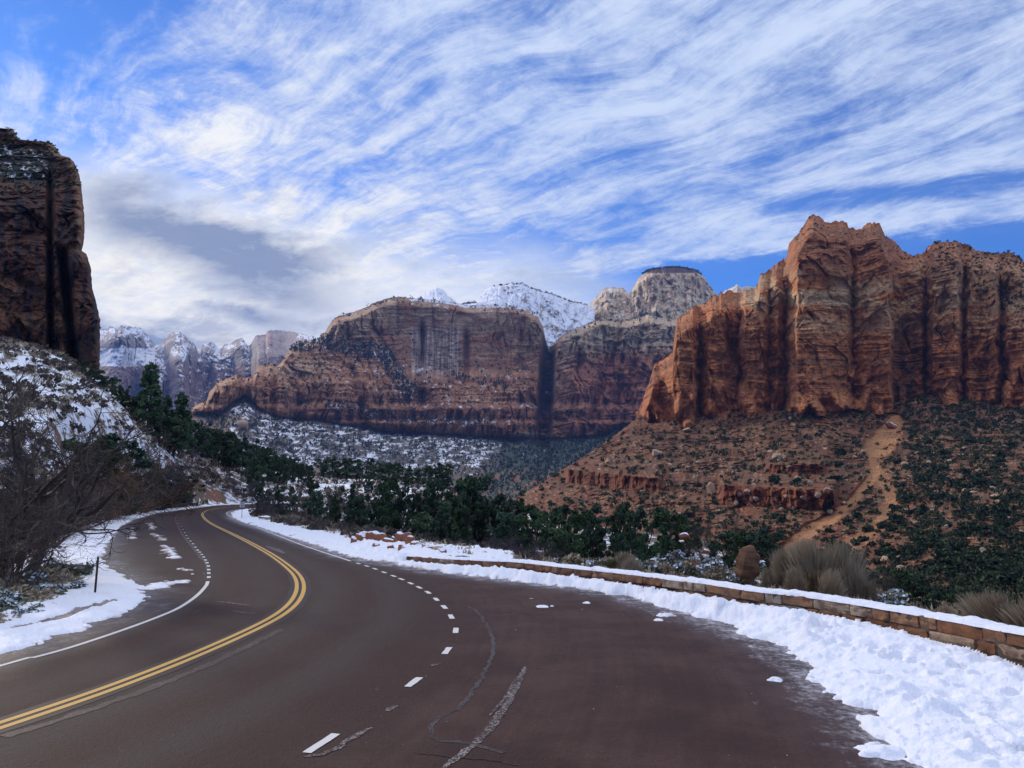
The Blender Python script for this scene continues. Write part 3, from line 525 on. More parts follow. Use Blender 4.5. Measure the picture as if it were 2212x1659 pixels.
def catmull(p, m=8):
    p = np.asarray(p, float); q = np.concatenate([[2 * p[0] - p[1]], p, [2 * p[-1] - p[-2]]]); o = []
    for i in range(1, len(q) - 2):
        for t_ in np.linspace(0, 1, m, endpoint=False):
            a_, b_, c_, d_ = q[i - 1:i + 3]; o.append(0.5 * (2 * b_ + (c_ - a_) * t_ + (2 * a_ - 5 * b_ + 4 * c_ - d_) * t_ ** 2 + (3 * b_ - a_ - 3 * c_ + d_) * t_ ** 3))
    return np.array(o + [p[-1]])
# wall line, from its top front edge
WT = [(877,1201),(962,1207),(1055,1211.6),(1124,1214.5),(1228,1226.6),(1298,1233.6),(1371,1241.5),(1463,1253.8),(1531,1261.4),(1622,1276.6),(1721,1286),(1797,1297.5),(1884,1310.8),(1979,1328),(2055,1341),(2131,1356.4),(2212,1369.7),(2300,1386),(2420,1412)]
def wall_h(px): return np.interp(px, [877, 1100, 1500, 2212], [0.24, 0.42, 0.58, 0.66])
wall_xy = resample(catmull(np.array([gp(x, y, wall_h(x)) for x, y in WT]), 6), 0.25)
for _ in range(6): wall_xy[1:-1] = (wall_xy[:-2] + 2 * wall_xy[1:-1] + wall_xy[2:]) / 4
_wl = wall_xy
def wall_side(X, Y):
    """signed distance to the wall line: positive beyond it; big where the wall has not begun"""
    best = np.full(np.shape(X), 1e9); sg = np.zeros(np.shape(X))
    for i in range(0, len(_wl) - 4, 4):
        (x0, y0), (x1, y1) = _wl[i], _wl[min(i + 4, len(_wl) - 1)]; ex, ey = x1 - x0, y1 - y0
        t_ = np.clip(((X - x0) * ex + (Y - y0) * ey) / (ex * ex + ey * ey + 1e-12), 0, 1); d = np.hypot(X - x0 - t_ * ex, Y - y0 - t_ * ey)
        if i == 0: d = np.where((X - x0) * ex + (Y - y0) * ey < -0.02, 1e8, d)
        m = d < best; best = np.where(m, d, best); sg = np.where(m, np.sign(ex * (Y - y0) - ey * (X - x0)), sg)
    return best * np.where(sg == 0, 1, sg)
# ------------------------------------------------------------------ the near terrain
TC = [(-300,1300,18),(-300,1100,35),(-300,900,80),(-300,780,130),(-700,1300,16),(-700,1000,50),(-700,800,120),(0,1320,20.5),(0,1240,27),(0,1120,45),(0,1000,70),(0,880,105),(0,760,160),(0,735,200),(150,1260,27),(150,1130,42),(150,1000,72),(150,900,100),(150,815,150),
 (90,1290,24),(195,1180,37),(205,1120,62),(250,1060,85),(250,960,120),(250,880,165),(215,825,190),(330,1070,115),(330,1000,150),(330,930,200),(285,880,200),(420,1070,170),(420,1010,215),(410,965,250),(500,1070,215),(500,1030,250),(500,998,300),(600,1072,235),(600,1040,280),(600,1020,330),
 (720,1075,240),(720,1045,300),(720,1030,350),(850,1085,230),(850,1060,290),(850,1042,360),(960,1100,200),(960,1072,280),(960,1054,360),(1100,1125,200),(1100,1097,300),(620,1150,130),(700,1150,110),(800,1170,80),(900,1190,62),(1000,1190,75),(1000,1150,130),(1180,1200,75),(1180,1175,110),(1300,1180,90),(1480,1165,110),(1500,1200,72),(1530,1230,56),
 (900,1222,42),(1000,1225,42),(1200,1240,44),(1350,1250,40),(1600,1272,37),(1750,1296,31),(1900,1325,26),(2100,1378,20),(2300,1440,18),(2500,1500,15),(1300,1160,160),(1500,1172,150),(1700,1255,90),(1900,1320,80),(2100,1390,60),(2300,1440,60),(1700,1300,180),(1500,1210,240),(1300,1170,300),(1130,1140,350),(2200,1500,110),(2600,1600,60),(1900,1420,140),(2100,1500,100),(2300,1600,90),(2500,1600,100),(2100,1400,250),(2400,1400,250),(1800,1370,250),(1600,1330,260),
 (300,930,330),(100,820,330),(-300,800,300),(600,1075,430),(850,1085,430),(1100,1130,430)]
tcx = np.array([lat(x, y) for x, y, d in TC]); tcY = np.array([d for *_, d in TC], float); tcz = np.array([H + slope(y) * d for x, y, d in TC])
extra = [(t_, d, gz(d)) for pts in (left_w[::2], right_w[::3]) for t_, d in [(p[0] / p[1], p[1]) for p in pts]]
tcx = np.concatenate([tcx, [e_[0] for e_ in extra]]); tcY = np.concatenate([tcY, [e_[1] for e_ in extra]]); tcz = np.concatenate([tcz, [e_[2] for e_ in extra]])
_tt = tps_fit(np.stack([tcx, np.log(tcY) * 0.45], -1), tcz, 2e-3)
def hill_z(X, Y):
    Yc = np.clip(Y, 9, 520); th = np.clip(X / np.maximum(Y, 9), -1.15, 0.95); z = _tt(np.stack([th, np.log(Yc) * 0.45], -1))
    z = np.clip(z, -66, 90); r = np.hypot(X, Y); z = lerp(z, -66 + 4 * fbm(X / 200, Y / 200, o=3), sm(r, 430, 620)); return lerp(np.minimum(z, 0) - 0.0, z, sm(Y, 4, 12))
def terrain(X, Y, dr=None, fine=True):
    dr = sdist(X, Y, ROADP) if dr is None else dr
    ws = wall_side(X, Y); dr = np.where((Y > 25) & (Y < 140), np.minimum(dr, sdist(X, Y, SHP) + 1.0), dr); inner = np.maximum(dr - 2.2 - 2.5 * sm(Y, 60, 120), 0); inner = np.where((ws > 0.5) & (ws < 1e8) & (Y < 34), np.maximum(inner, (ws - 0.5) * 1.3), inner)
    w = sm(inner, 0, 7.0)
    z = lerp(gz(Y) - 0.06, hill_z(X, Y), w)
    if fine: z = z + w * (0.55 * fbm(X / 9, Y / 9, o=3, seed=2) + 0.12 * fbm(X / 1.6, Y / 1.6, o=3, seed=4)) * sm(np.hypot(X, Y), 8, 40)
    return z
th = lat(np.arange(-260, 2480, 3.2), 1040.0); Yr = np.concatenate([np.geomspace(7, 640, 420), [760, 950, 1300, 1900, 3000, 5000, 8200]])
TH, YR = np.meshgrid(th, Yr); X, Y = TH * YR, YR; dr = sdist(X, Y, ROADP); Z = terrain(X, Y, dr)
P = np.stack([X, Y, Z], -1); n = gnormal(P); n *= np.sign(n[..., 2:3]); ppx = 1106 + TH * F
c = lc((0.12, 0.085, 0.06), (0.21, 0.11, 0.07), sm(fbm(X / 6, Y / 6, o=3, seed=3), -0.3, 0.5)); c = lc(c, (0.26, 0.10, 0.06), sm(fbm(X / 14, Y / 14, o=3, seed=9), 0.25, 0.5) * sm(dr, 3, 8) * 0.8)
c = lc(c, (0.17, 0.14, 0.09), 0.6 * sm(pn(X / 2.5, Y / 2.5, 0, 12), 0.0, 0.4)); far = sm(YR, 380, 520); c = lc(c, (0.055, 0.07, 0.04), far * 0.9)
sn = 0.47 + 0.24 * fbm(X / 5, Y / 5, o=3, seed=6) - 0.08 * sm(n[..., 2], 0.85, 0.6); sn = np.where(TH > 0.12, sn - 0.34 * sm(TH, 0.30, 0.42), sn) - far * 0.9; sn = sn + 0.4 * sm(dr, 5.0, 2.5) + 0.17 * sm(ppx, 420, 330) + 0.10 * sm(ppx, 480, 560) * sm(ppx, 1020, 940)
me = mesh("ground", P.reshape(-1, 3), gridfaces(*X.shape), rock_mat("ground", 2.5, 0.35, 0.12, 1.5, 0.5, 0.0), True, {'col': c.reshape(-1, 3), 'snow': sn.reshape(-1)})
obj("ground", me, kind='structure')
# ground around and behind the viewer, out to the horizon
ang = np.linspace(0, 2 * math.pi, 145); rr = np.array([0.5, 6, 12, 25, 60, 150, 400, 1200, 4000, 9000.]); A, Rr = np.meshgrid(ang, rr)
Xb, Yb = Rr * np.sin(A), Rr * np.cos(A); drb = sdist(Xb, Yb, ROADP); Zb = -0.5 - 66 * sm(Rr, 60, 500) * sm(np.cos(A), -0.2, 0.3) - 1.5 * sm(drb, 2, 10) + np.where(Yb < 0, 0.2 + 25 * sm(-Yb, 30, 400), 0)
Zb = np.where((Yb > 4) & (np.abs(Xb / np.maximum(Yb, .1)) < 0.95), Zb - 3 * sm(Rr, 5, 12), Zb)
inw = (np.abs(Xb) < 0.78 * Yb) & (Yb > 7.5); kb = ~(inw[:-1, :-1] & inw[1:, 1:] & inw[1:, :-1] & inw[:-1, 1:])
obj("ground", mesh("ground", np.stack([Xb, Yb, Zb], -1).reshape(-1, 3), gridfaces(*Xb.shape, kb), bpy.data.materials["ground"], True, {'col': np.tile([0.13, 0.10, 0.07], (Xb.size, 1)), 'snow': np.full(Xb.size, 0.45)}), kind='structure')
# ------------------------------------------------------------------ the road
Yl = [(0,1567.6),(69,1545),(139,1522.5),(208,1498),(278,1472),(347,1445.5),(417,1416.6),(486,1387),(538,1363),(590,1337),(625,1312.5),(644,1288),(649,1264),(641,1243),(621.5,1224),(590,1201),(555.5,1181),(521,1163),(486,1146),(458,1132),(441,1119),(437.5,1110),(448,1102.8),(476,1097.5),(520,1093.8),(580,1092),(680,1090.8)]
yel = catmull(gpl(Yl), 6); yel = resample(np.concatenate([[yel[0] - (yel[3] - yel[0]) / np.linalg.norm(yel[3] - yel[0]) * q for q in (24, 12, 5)], yel]), 0.35)
for _ in range(8): yel[1:-1] = (yel[:-2] + 2 * yel[1:-1] + yel[2:]) / 4
def near_line(X, Y, L):
    """signed offset from a line (right of travel positive) and distance along it"""
    best = np.full(X.shape, 1e9); off = np.zeros(X.shape); al = np.zeros(X.shape); L = L[::3]; s0 = 0
    for i in range(len(L) - 1):
        (x0, y0), (x1, y1) = L[i], L[i + 1]; ex, ey = x1 - x0, y1 - y0; ln = math.hypot(ex, ey)
        t_ = np.clip(((X - x0) * ex + (Y - y0) * ey) / (ln * ln), 0, 1); qx, qy = X - x0 - t_ * ex, Y - y0 - t_ * ey; d = np.hypot(qx, qy)
        m = d < best; best = np.where(m, d, best); off = np.where(m, d * np.sign(ey * qx - ex * qy), off); al = np.where(m, s0 + t_ * ln, al); s0 += ln
    return off, al
thr = np.concatenate([lat(np.arange(-420, 2700, 6.0), 1040.0)]); pyr = np.concatenate([np.arange(1086.5, 1110, 0.9), np.arange(1110, 1700, 3.0), [1760, 1850, 2000, 2300]])
Yg = gp(1106, pyr)[:, 1]; TH, YR = np.meshgrid(thr, Yg); X, Y = TH * YR, YR
Xe = np.array([[-60, -14], [-60, 3], [4, -14], [4, 4.5]], float)
dr = sdist(X, Y, ROADP); off, al = near_line(X, Y, yel); Z = gz(Y)
keep = (dr < 1.4)[:-1, :-1] & (dr < 1.4)[1:, 1:]
V = np.stack([X, Y, Z], -1).reshape(-1, 3); Fc = gridfaces(*X.shape, keep); V, Fc, at_ = compact(V, Fc, {'off': off.reshape(-1), 'al': al.reshape(-1), 'dr': dr.reshape(-1)})
m, nt, p = new_mat("asphalt"); P_ = gpos(); x, y, z = sep(P_); off_, al_, dr_ = attr('off', True), attr('al', True), attr('dr', True)
wob = (noise(P_, 0.25, 3) - 0.5) * 0.8; o2 = off_ + wob
gr = noise(P_, 55, 2, 0.7); g2 = noise(P_, 9, 4, 0.65); g3 = noise(P_, 0.6, 4, 0.6); str_ = noise(xyz(al_ * 0.25, off_ * 5.0, 0.0), 1.0, 4, 0.6)
def hump(x_, c_, w_): return ss((x_ - c_).abs(), 0.0, w_, 1.0, 0.0)
lane = hump(o2, 0.75, 0.75) * 0.5 + hump(o2, 1.0, 1.0) * 0.55 + hump(o2, 2.75, 0.85) * 0.85 + hump(o2, -1.0, 0.8) * 0.5 + hump(o2, -2.9, 0.8) * 0.8 + hump(o2, -6.0, 2.4) * 0.8
red = (0.031, 0.0118, 0.0098); gry = (0.043, 0.0300, 0.0272)
c = mixc((lane * 0.9 + (str_ - 0.5) * 0.8 + (g3 - 0.5) * 0.8).clamp(), red, gry)
c = mixc(ss(g3 + g2 * 0.3, 0.60, 0.85) * 0.6, c, (0.032, 0.016, 0.016))
pull = ss(off_, 3.6, 6.0) * ss(g3 + str_ * 0.4, 0.5, 0.9); c = mixc(pull * 0.5, c, (0.085, 0.042, 0.034))
gr2 = noise(P_, 26, 3, 0.75); k_ = gr * 0.85 + g2 * 0.55 + gr2 * 0.80 - 0.12; c = mixc(1.0, c, xyz(k_, k_, k_), 'MULTIPLY')
chip = ss(noise(P_, 22, 2, 0.5), 0.70, 0.76); c = mixc(chip * 0.45, c, (0.25, 0.16, 0.13))
stk = noise(xyz(al_ * 0.35, off_ * 1.3, 0.0), 1.3, 7, 0.72); stx = noise(P_, 1.6, 7, 0.72); dust = ss(dr_ + (stk - 0.5) * 2.2 + (stx - 0.5) * 1.6 + (g2 - 0.5) * 0.8, -0.85, 0.10) * ss(stx * 0.6 + g2 * 0.5 + gr * 0.35, 0.62, 0.92) * ss(off_, -1.0, 2.0, 0.35, 1.0)
ps = noise(P_, 2.4, 5, 0.6); spk = ss(noise(P_, 7.5, 3, 0.6), 0.735, 0.76) * ss(off_, 3.0, 6.0); spl = ss(ps + (dr_ + 3.0).max(0.0) * 0.035, 0.76, 0.80) * ss(dr_, -3.8, -1.0)
c = mixc((dust * 0.85 + spk * 0.8 + spl * 0.8 * ss(off_.abs(), 3.2, 4.5)).clamp(), c, (0.55, 0.56, 0.62))
nt.links.new(c, p.inputs['Base Color']); rgh = 0.80 - ss(dr_ + (g3 - 0.5) * 1.0, -1.8, -0.2) * 0.30; nt.links.new(rgh.v, p.inputs['Roughness']); p.inputs['Specular IOR Level'].default_value = 0.22
bump(p, gr * 0.6 + gr2 + g2, 0.016, 0.9)
road = obj("road", mesh("road", V, Fc, m, True, at_), kind='structure')
V = np.array([[-14, -14, -0.012], [5, -14, -0.012], [5, 7, -0.012], [-11, 7, -0.012]], float); obj("road", mesh("road", V, np.array([[0, 1, 2, 3]]), m, True, {'off': np.full(4, 4.), 'al': np.zeros(4), 'dr': np.full(4, -4.)}), kind='structure')
# painted lines
def paint_mat(name, col, wear, dirt=(0.034, 0.017, 0.0145)):
    m, nt, p = new_mat(name); P_ = gpos(); a_ = noise(P_, 14, 5, 0.75); b_ = noise(P_, 60, 3, 0.7); d_ = noise(P_, 1.2, 3, 0.6)
    b2_ = noise(P_, 34, 2, 0.6); f = ss(a_ * 0.55 + b2_ * 0.45 + d_ * 0.25, wear, wear + 0.09); c = mixc(f, col, dirt); k_ = 0.72 + b_ * 0.5; c = mixc(1.0, c, xyz(k_, k_, k_), 'MULTIPLY')
    nt.links.new(c, p.inputs['Base Color']); p.inputs['Roughness'].default_value = 0.7; return m
M_Y = paint_mat("yellow_paint", (0.56, 0.33, 0.085), 0.74); M_W = paint_mat("white_paint", (0.62, 0.60, 0.58), 0.76); M_OLD = paint_mat("worn_paint", (0.27, 0.24, 0.235), 0.545, (0.036, 0.018, 0.0155)); M_SCUFF = paint_mat("scuff", (0.105, 0.08, 0.08), 0.52, (0.040, 0.024, 0.021)); M_SEAL = paint_mat("crack_seal", (0.088, 0.082, 0.086), 0.58, (0.034, 0.017, 0.0145)); M_SEAM = paint_mat("seam", (0.020, 0.012, 0.012), 0.9)
def ribbon(name, L, o0, o1, mat, h=0.005, rag=0.0, parent=road, seed=0, **t):
    L = np.asarray(L); T = np.gradient(L, axis=0); T /= np.linalg.norm(T, axis=1)[:, None] + 1e-9; N = np.stack([T[:, 1], -T[:, 0]], -1); s = np.arange(len(L))
    r0 = rag * fbm(s * 0.23, seed + .3, o=4, seed=seed); r1 = rag * fbm(s * 0.23, seed + 9.3, o=4, seed=seed + 1)
    A_ = L + N * (o0 + r0)[:, None] if np.ndim(o0 + r0) else L + N * o0; B_ = L + N * (o1 + r1)[:, None]
    P = np.stack([A_, (A_ + B_) / 2, B_], 1); Pz = np.concatenate([P, gz(P[..., 1:2]) + h], -1)
    return obj(name, mesh(name, Pz.reshape(-1, 3), gridfaces(len(L), 3), mat), parent, **t)
ribbon("crack_seal", yel, -0.30, 0.34, M_SEAM, 0.004, 0.05, seed=3, label="dark worn strip under the double yellow line")
ribbon("yellow_line", yel, -0.165, -0.045, M_Y, 0.008, 0.004); ribbon("yellow_line", yel, 0.05, 0.17, M_Y, 0.008, 0.004)
lw = resample(catmull(np.concatenate([[[-11.9, -6.0], [-10.0, 6.5]], gpl([(0,1439),(69,1422),(139,1403),(208,1381),(278,1357),(347,1331),(389,1312),(424,1288),(444,1267),(449,1256)])]), 6), 0.15)
ribbon("edge_line", lw, -0.055, 0.055, M_W, 0.008, 0.003)
rw = resample(catmull(gpl([(757.7,1212.5),(726.7,1202.3),(695.7,1192.4),(652.3,1177.5),(621.3,1165.7),(590.3,1153.3),(559.3,1140.9),(528.3,1128.5),(506.6,1120.2),(494.2,1114),(489.6,1109.3),(494.2,1105),(506.6,1101.6),(523.7,1099.6),(580,1097.6),(660,1096.4)]), 6), 0.4)
ribbon("edge_line", rw, -0.06, 0.06, M_W, 0.008)
ribbon("tyre_mark", resample(catmull(gpl([(0,1590),(139,1548),(278,1500),(417,1447),(530,1395),(600,1360)]), 6), 0.06), -0.02, 0.16, M_SCUFF, 0.0045, 0.07, seed=21, label="faint scuffed strip beside the yellow lines")
for nm, pts, wd in (("lane_dash", [(774,1217.5),(792.4,1223),(809.8,1229),(829.6,1236.7),(849.8,1244.5),(866.8,1251.3),(887,1260.3),(905.3,1269.3),(924.5,1280),(942.2,1295),(959.8,1311.7),(974.7,1332.5),(984.6,1362.3),(966,1406),(893.4,1474),(695.5,1605.8)], 0.06),
                    ("lane_dash", [(451,1247),(451,1238.5),(451,1231),(450,1223),(447.5,1216),(444,1210),(440,1203.5),(436,1198),(431.6,1193),(427,1188.5),(422,1182),(417,1175),(411.5,1169),(406,1163),(402.5,1157),(399,1151),(395,1144),(391,1137),(387,1130.5),(384,1124.5)], 0.06)):
    W = gpl(pts); S = catmull(W, 10)
    for i, (wx, wy) in enumerate(W):
        j = min(max(i * 10, 1), len(S) - 2); T = S[j + 1] - S[j - 1]; T /= np.linalg.norm(T); hl = 0.30 if wy < 40 else 0.42
        if nm == "lane_dash" and i >= len(W) - 1 and len(pts) < 17: hl = 0.36
        L = np.array([[wx, wy]]) + T[None] * np.linspace(-hl, hl, 9)[:, None]; ribbon(nm, L, -wd, wd, M_W, 0.008, 0.012, seed=i)
for k_, (pts, w0_, w1_) in enumerate((([(1138,1440),(1125,1470),(1110,1505),(1085,1545),(1062,1578),(1020,1617),(965,1658),(930,1685)], 0.02, 0.10), ([(1117,1462),(1090,1510),(1055,1550)], 0.0, 0.03), ([(735,1612),(765,1592),(801,1572)], -0.02, 0.05), ([(655,1636),(700,1628),(745,1610)], -0.02, 0.05), ([(929,1440),(952,1434)], -.03, .03), ([(835,1537),(858,1525)], -.03, .03), ([(462,1299),(490,1302),(540,1308)], -.03, .03), ([(500,1318),(520,1323),(552,1326)], -.03, .03), ([(575,1180),(590,1186),(612,1195)], -.12, .12))):
    L = resample(catmull(gpl(pts), 6), 0.03 if pts[0][1] > 1400 else 0.1); taper = np.sin(np.linspace(0.15, math.pi - 0.15, len(L))) ** 0.5
    ribbon("worn_line", L, w0_ * taper - (w1_ - w0_) * 0.5 * taper, w1_ * taper, M_OLD, 0.006, 0.035 if pts[0][1] > 1400 else 0.04, seed=k_ + 3)
for k_, pts in enumerate(([(951,1295),(1013,1311.7),(1034,1325.6),(1051,1350),(1063.5,1378),(1065,1409),(1055,1437),(1041,1464.5),(1016.7,1499),(989,1530),(940,1558),(931,1582),(951,1600),(1020,1607),(1090,1628)], [(895,1627.7),(1003,1638),(1124,1652)], [(449,1262),(441,1243),(447,1229),(443,1214),(430,1200),(420,1187),(408,1173),(398,1160),(390,1148),(384,1135),(379,1122),(384,1112),(400,1105)], [(417,1326),(440,1315),(520,1292)], [(1034,1325),(1080,1330),(1115,1325)])):
    L = resample(catmull(gpl(pts), 8), 0.04 if k_ in (0, 1, 4) else 0.12); s = np.arange(len(L)); J = 0.05 * np.stack([fbm(s * 0.12, 1.2, o=3), fbm(s * 0.12, 7.7, o=3)], -1); L = L + J * (1 if k_ != 2 else 1.5)
    wd = {0: 0.026, 1: 0.018, 2: 0.05, 3: 0.012, 4: 0.02}[k_]; ribbon("crack_seal", L, -wd * sm(s, 0, 60) - .006, wd * sm(s, 0, 60) + .006, M_SEAL, 0.005, wd * 0.8, seed=k_ + 11)
    if k_ in (0, 1): ribbon("crack", L + 0.01 * np.stack([fbm(s * 0.4, 3.3, o=2), fbm(s * 0.4, 5.5, o=2)], -1), -0.004, 0.005, M_SEAM, 0.007, 0.003, seed=k_)
# ------------------------------------------------------------------ ploughed snow along both verges
thr = lat(np.concatenate([np.arange(-220, 2460, 2.0)]), 1040.0); pyr = np.concatenate([np.arange(1085.5, 1120, 0.8), np.arange(1120, 1240, 1.2), np.arange(1240, 1480, 1.7), np.arange(1480, 1760, 2.6)]); Yg = gp(1106, pyr)[:, 1]
TH, YR = np.meshgrid(thr, Yg); X, Y = TH * YR, YR; dr = sdist(X, Y, ROADP)
rag = 0.42 * fbm(X / 1.1, Y / 1.1, o=5, seed=3, g=0.6) * (0.5 + 0.5 * sm(Y, 60, 20)); d = dr + rag
tong = seg_d(X, Y, [tuple(q) for q in gpl([(300,1275),(330,1270),(375,1258)])]); d = np.maximum(d, (0.55 - tong) * 0.4 + 0.30 * fbm(X / 0.9, Y / 0.35, o=4, seed=6) - 0.05)
for k_, (pts, wd_) in enumerate((([(305,1310),(340,1295),(367,1284)], .10), ([(326,1130),(328,1143)], .35), ([(333,1152),(352,1167)], .35), ([(357,1178),(380,1206)], .32), ([(392,1226),(415,1240)], .2), ([(285,1140),(285,1165)], .25), ([(318,1262),(345,1268),(372,1258)], .22))):
    tg = seg_d(X, Y, [tuple(v_) for v_ in gpl(pts)]); d = np.maximum(d, (wd_ - tg) * 0.5 + 0.26 * fbm(X / 0.8, Y / 0.9, o=4, seed=7 + k_) - 0.04)
q = gpl([(1150,1310),(1170,1311)]); 
for px_, py_, r_ in ((1170,1311,.16),(1150,1300,.1),(1195,1309,.08),(1143,1292,.09),(1440,1330,.2),(1420,1340,.1),(1670,1469,.12),(1560,1447,.06),(1905,1625,.25),(1890,1610,.1),(1000,1330,.04),(1265,1303,.1)):
    w_ = gp(px_, py_); d = np.maximum(d, r_ - np.hypot((X - w_[0]) * 0.7, Y - w_[1]) + 0.10 * fbm(X / 0.25, Y / 0.15, o=3, seed=4))
ws = wall_side(X, Y); w1, v1 = worley(X / 0.30, Y / 0.30, 3); w2, v2 = worley(X / 0.13, Y / 0.13, 9); w3, v3 = worley(X / 0.62, Y / 0.62, 5)
w4, v4 = worley(X / 0.45 + 3.3, Y / 0.45, 71)
ball = lambda w, v, r, th_: r * np.clip(1 - (w / r) ** 2, 0, None) ** 1.3 * (v > th_) * (0.5 + 0.7 * v)
rgt = (X > right_w[:, 0].min()) & (TH > -0.37) & ~((TH < -0.30) & (Y < 60)); nearw = sm(np.abs(ws), 2.6, 0.1) * (np.abs(ws) < 50)
lump = 0.28 * ball(w1, v1, 0.48, 0.5) + 0.12 * ball(w2, v2, 0.48, 0.45) + 0.52 * ball(w3, v3, 0.34, 0.66)
rough_z = np.where(rgt, 1.0, 0.16)
ph = sm(d, -0.02, 0.75)
hgt = 0.045 * sm(d, 0.0, 0.10) + ph * (0.05 + rough_z * (0.06 + 0.15 * nearw) + rough_z * lump * (0.45 + 0.55 * nearw) * (0.35 + 0.65 * sm(fbm(X / 1.7, Y / 1.7, o=2, seed=41), -0.3, 0.3))) + 0.030 * fbm(X / 0.7, Y / 0.7, o=3, seed=8) * ph * (0.4 + rough_z)
hgt = hgt - 0.26 * ball(w4, v4, 0.42, 0.45) * np.where(rgt, 1.0, 0.3) * sm(d, 0.3, 0.9)
hgt = hgt + 0.030 * sm(d, 0.05, 0.3) * sm(fbm(X / 0.34, Y / 0.34, o=2, seed=18), 0, 0.6)
hgt = np.where(np.hypot(X - gp(200, 1300)[0], Y - gp(200, 1300)[1]) < 0, 0, hgt)
ppx = 1106 + X / Y * F; hgt = hgt + 0.14 * nearw * ph * (ppx < 2050) * sm(ppx, 2050, 1900); cap = np.interp(ppx, [877, 1100, 1371, 1800, 2050, 2212], [0.05, 0.18, 0.27, 0.32, 0.24, 0.12]); nw = (np.abs(ws) < 50); hgt = np.where(nw, np.minimum(hgt, cap + 0.35 * lump * 1.0 + 0.30 * sm(np.abs(ws), 0.3, 1.6)), hgt)
rut = seg_d(X, Y, [tuple(v_) for v_ in gpl([(0,1365),(60,1355),(118,1341),(168,1322),(205,1310),(243,1301)])]); hgt = hgt - 0.09 * sm(rut + 0.12 * fbm(X / 0.7, Y / 0.7, o=2, seed=2), 0.34, 0.05)
rut2 = seg_d(X, Y, [tuple(v_) for v_ in gpl([(160,1378),(243,1348),(300,1323),(320,1300)])]); hgt = hgt - 0.07 * sm(rut2 + 0.10 * fbm(X / 0.7, Y / 0.7, o=2, seed=5), 0.26, 0.04)
Z = np.where(d > 0, gz(Y) + hgt - 0.01, gz(Y) - 0.02)
outer = np.where(ws > -0.15, (np.abs(ws) < 50) & (Y < 33), False)
dsh = sdist(X, Y, SHP); pile = seg_d(X, Y, [tuple(v_) for v_ in gpl([(772,1180),(850,1190),(955,1204)])]); hgt = hgt + (Y > 25) * (np.clip(0.40 - pile * 0.20, 0, 0.34) * (0.7 + 0.6 * fbm(X / 1.1, Y / 1.1, o=3, seed=77)))
lim = ((dr < 5.4) | (dsh < 3.2)) & (d > -0.05) & ~outer
keep = lim[:-1, :-1] | lim[1:, 1:]
Z = np.where(d > 0, gz(Y) + hgt - 0.01, gz(Y) - 0.02); Zt = terrain(X, Y, dr, False); dr2 = np.where((Y > 25) & (Y < 140), np.minimum(dr, dsh + 2.2), dr); Z = np.where(dr2 > 2.6, np.maximum(Z, Zt), Z); Z = np.where(dr2 > 4.6, Zt - 0.1, Z)
V = np.stack([X, Y, Z], -1).reshape(-1, 3); Fc = gridfaces(*X.shape, keep)
dirt = np.clip(1 - sm(d, 0.0, 0.35), 0, 1) * 0.8 * sm(Y, 6, 60) + 0.35 * (1 - sm(d, 0.0, 0.18)); dirt = np.maximum(dirt, 0.9 * sm(0.05, 0, 1) * 0)
dirt = np.maximum(dirt, sm(fbm(X / 1.6, Y / 0.5, o=4, seed=31), 0.25, 0.5) * sm(dr, 1.6, 0.3) * sm(Y, 30, 50) * 0.9); dirt = np.maximum(dirt, 0.95 * sm(rut + 0.10 * fbm(X / 0.5, Y / 0.5, o=3, seed=2), 0.22, 0.10)); dirt = np.maximum(dirt, 0.8 * sm(rut2 + 0.14 * fbm(X / 0.5, Y / 0.5, o=3, seed=12), 0.16, 0.08))
V, Fc, at_ = compact(V, Fc, {'dirt': dirt.reshape(-1)})
m, nt, p = new_mat("snow"); P_ = gpos(); dn = attr('dirt', True); a_ = noise(P_, 3.0, 5, 0.65); b_ = noise(P_, 22, 4, 0.6)
c = mixc(ss(dn + (a_ - 0.5) * 1.2 + (b_ - 0.5) * 0.5, 0.35, 0.75), SNOW, (0.15, 0.095, 0.08)); c = mixc(ss(a_, 0.56, 0.72) * 0.16, c, (0.55, 0.50, 0.50)); c = mixc(ss(noise(P_, 40, 2), 0.75, 0.79) * 0.6, c, (0.2, 0.15, 0.12))
dg = noise(P_, 0.9, 5, 0.65); c = mixc(ss(dg + dn * 0.3, 0.60, 0.80) * 0.45, c, (0.42, 0.37, 0.36)); nt.links.new(c, p.inputs['Base Color']); p.inputs['Roughness'].default_value = 0.55; p.inputs['Subsurface Weight'].default_value = 0.0
bump(p, a_ * 0.8 + b_ * 0.5, 0.045, 0.9); M_SNOW = m
obj("snow", mesh("snow", V, Fc, m, True, at_), label="ploughed snow piled along both verges and against the low wall", kind='stuff')
# the same road further down, glimpsed between the trees
q = np.array([(700,1078),(760,1077.5),(820,1076),(870,1073.5),(920,1072),(990,1071.5)], float); W = np.array([at(x_, y_, 262.0)[[0, 1]] for x_, y_ in q]); zc = np.array([at(x_, y_, 262.0)[2] for x_, y_ in q])
def strip(name, pts, w_, up, mat, **t):
    L = np.array(pts); T = np.gradient(L, axis=0)[:, :2]; T /= np.linalg.norm(T, axis=1)[:, None]; N = np.stack([T[:, 1], -T[:, 0], 0 * T[:, 0]], -1); P = np.stack([L - N * w_, L + N * w_, L + N * (w_ + 0.6) - np.array([0, 0, up])], 1)
    return obj(name, mesh(name, P.reshape(-1, 3), gridfaces(len(L), 3), mat, True, {'off': np.full(len(L) * 3, 5.), 'al': np.zeros(len(L) * 3), 'dr': np.full(len(L) * 3, -4.), 'col': np.tile([0.30, 0.12, 0.07], (len(L) * 3, 1)), 'snow': np.zeros(len(L) * 3)}), **t)
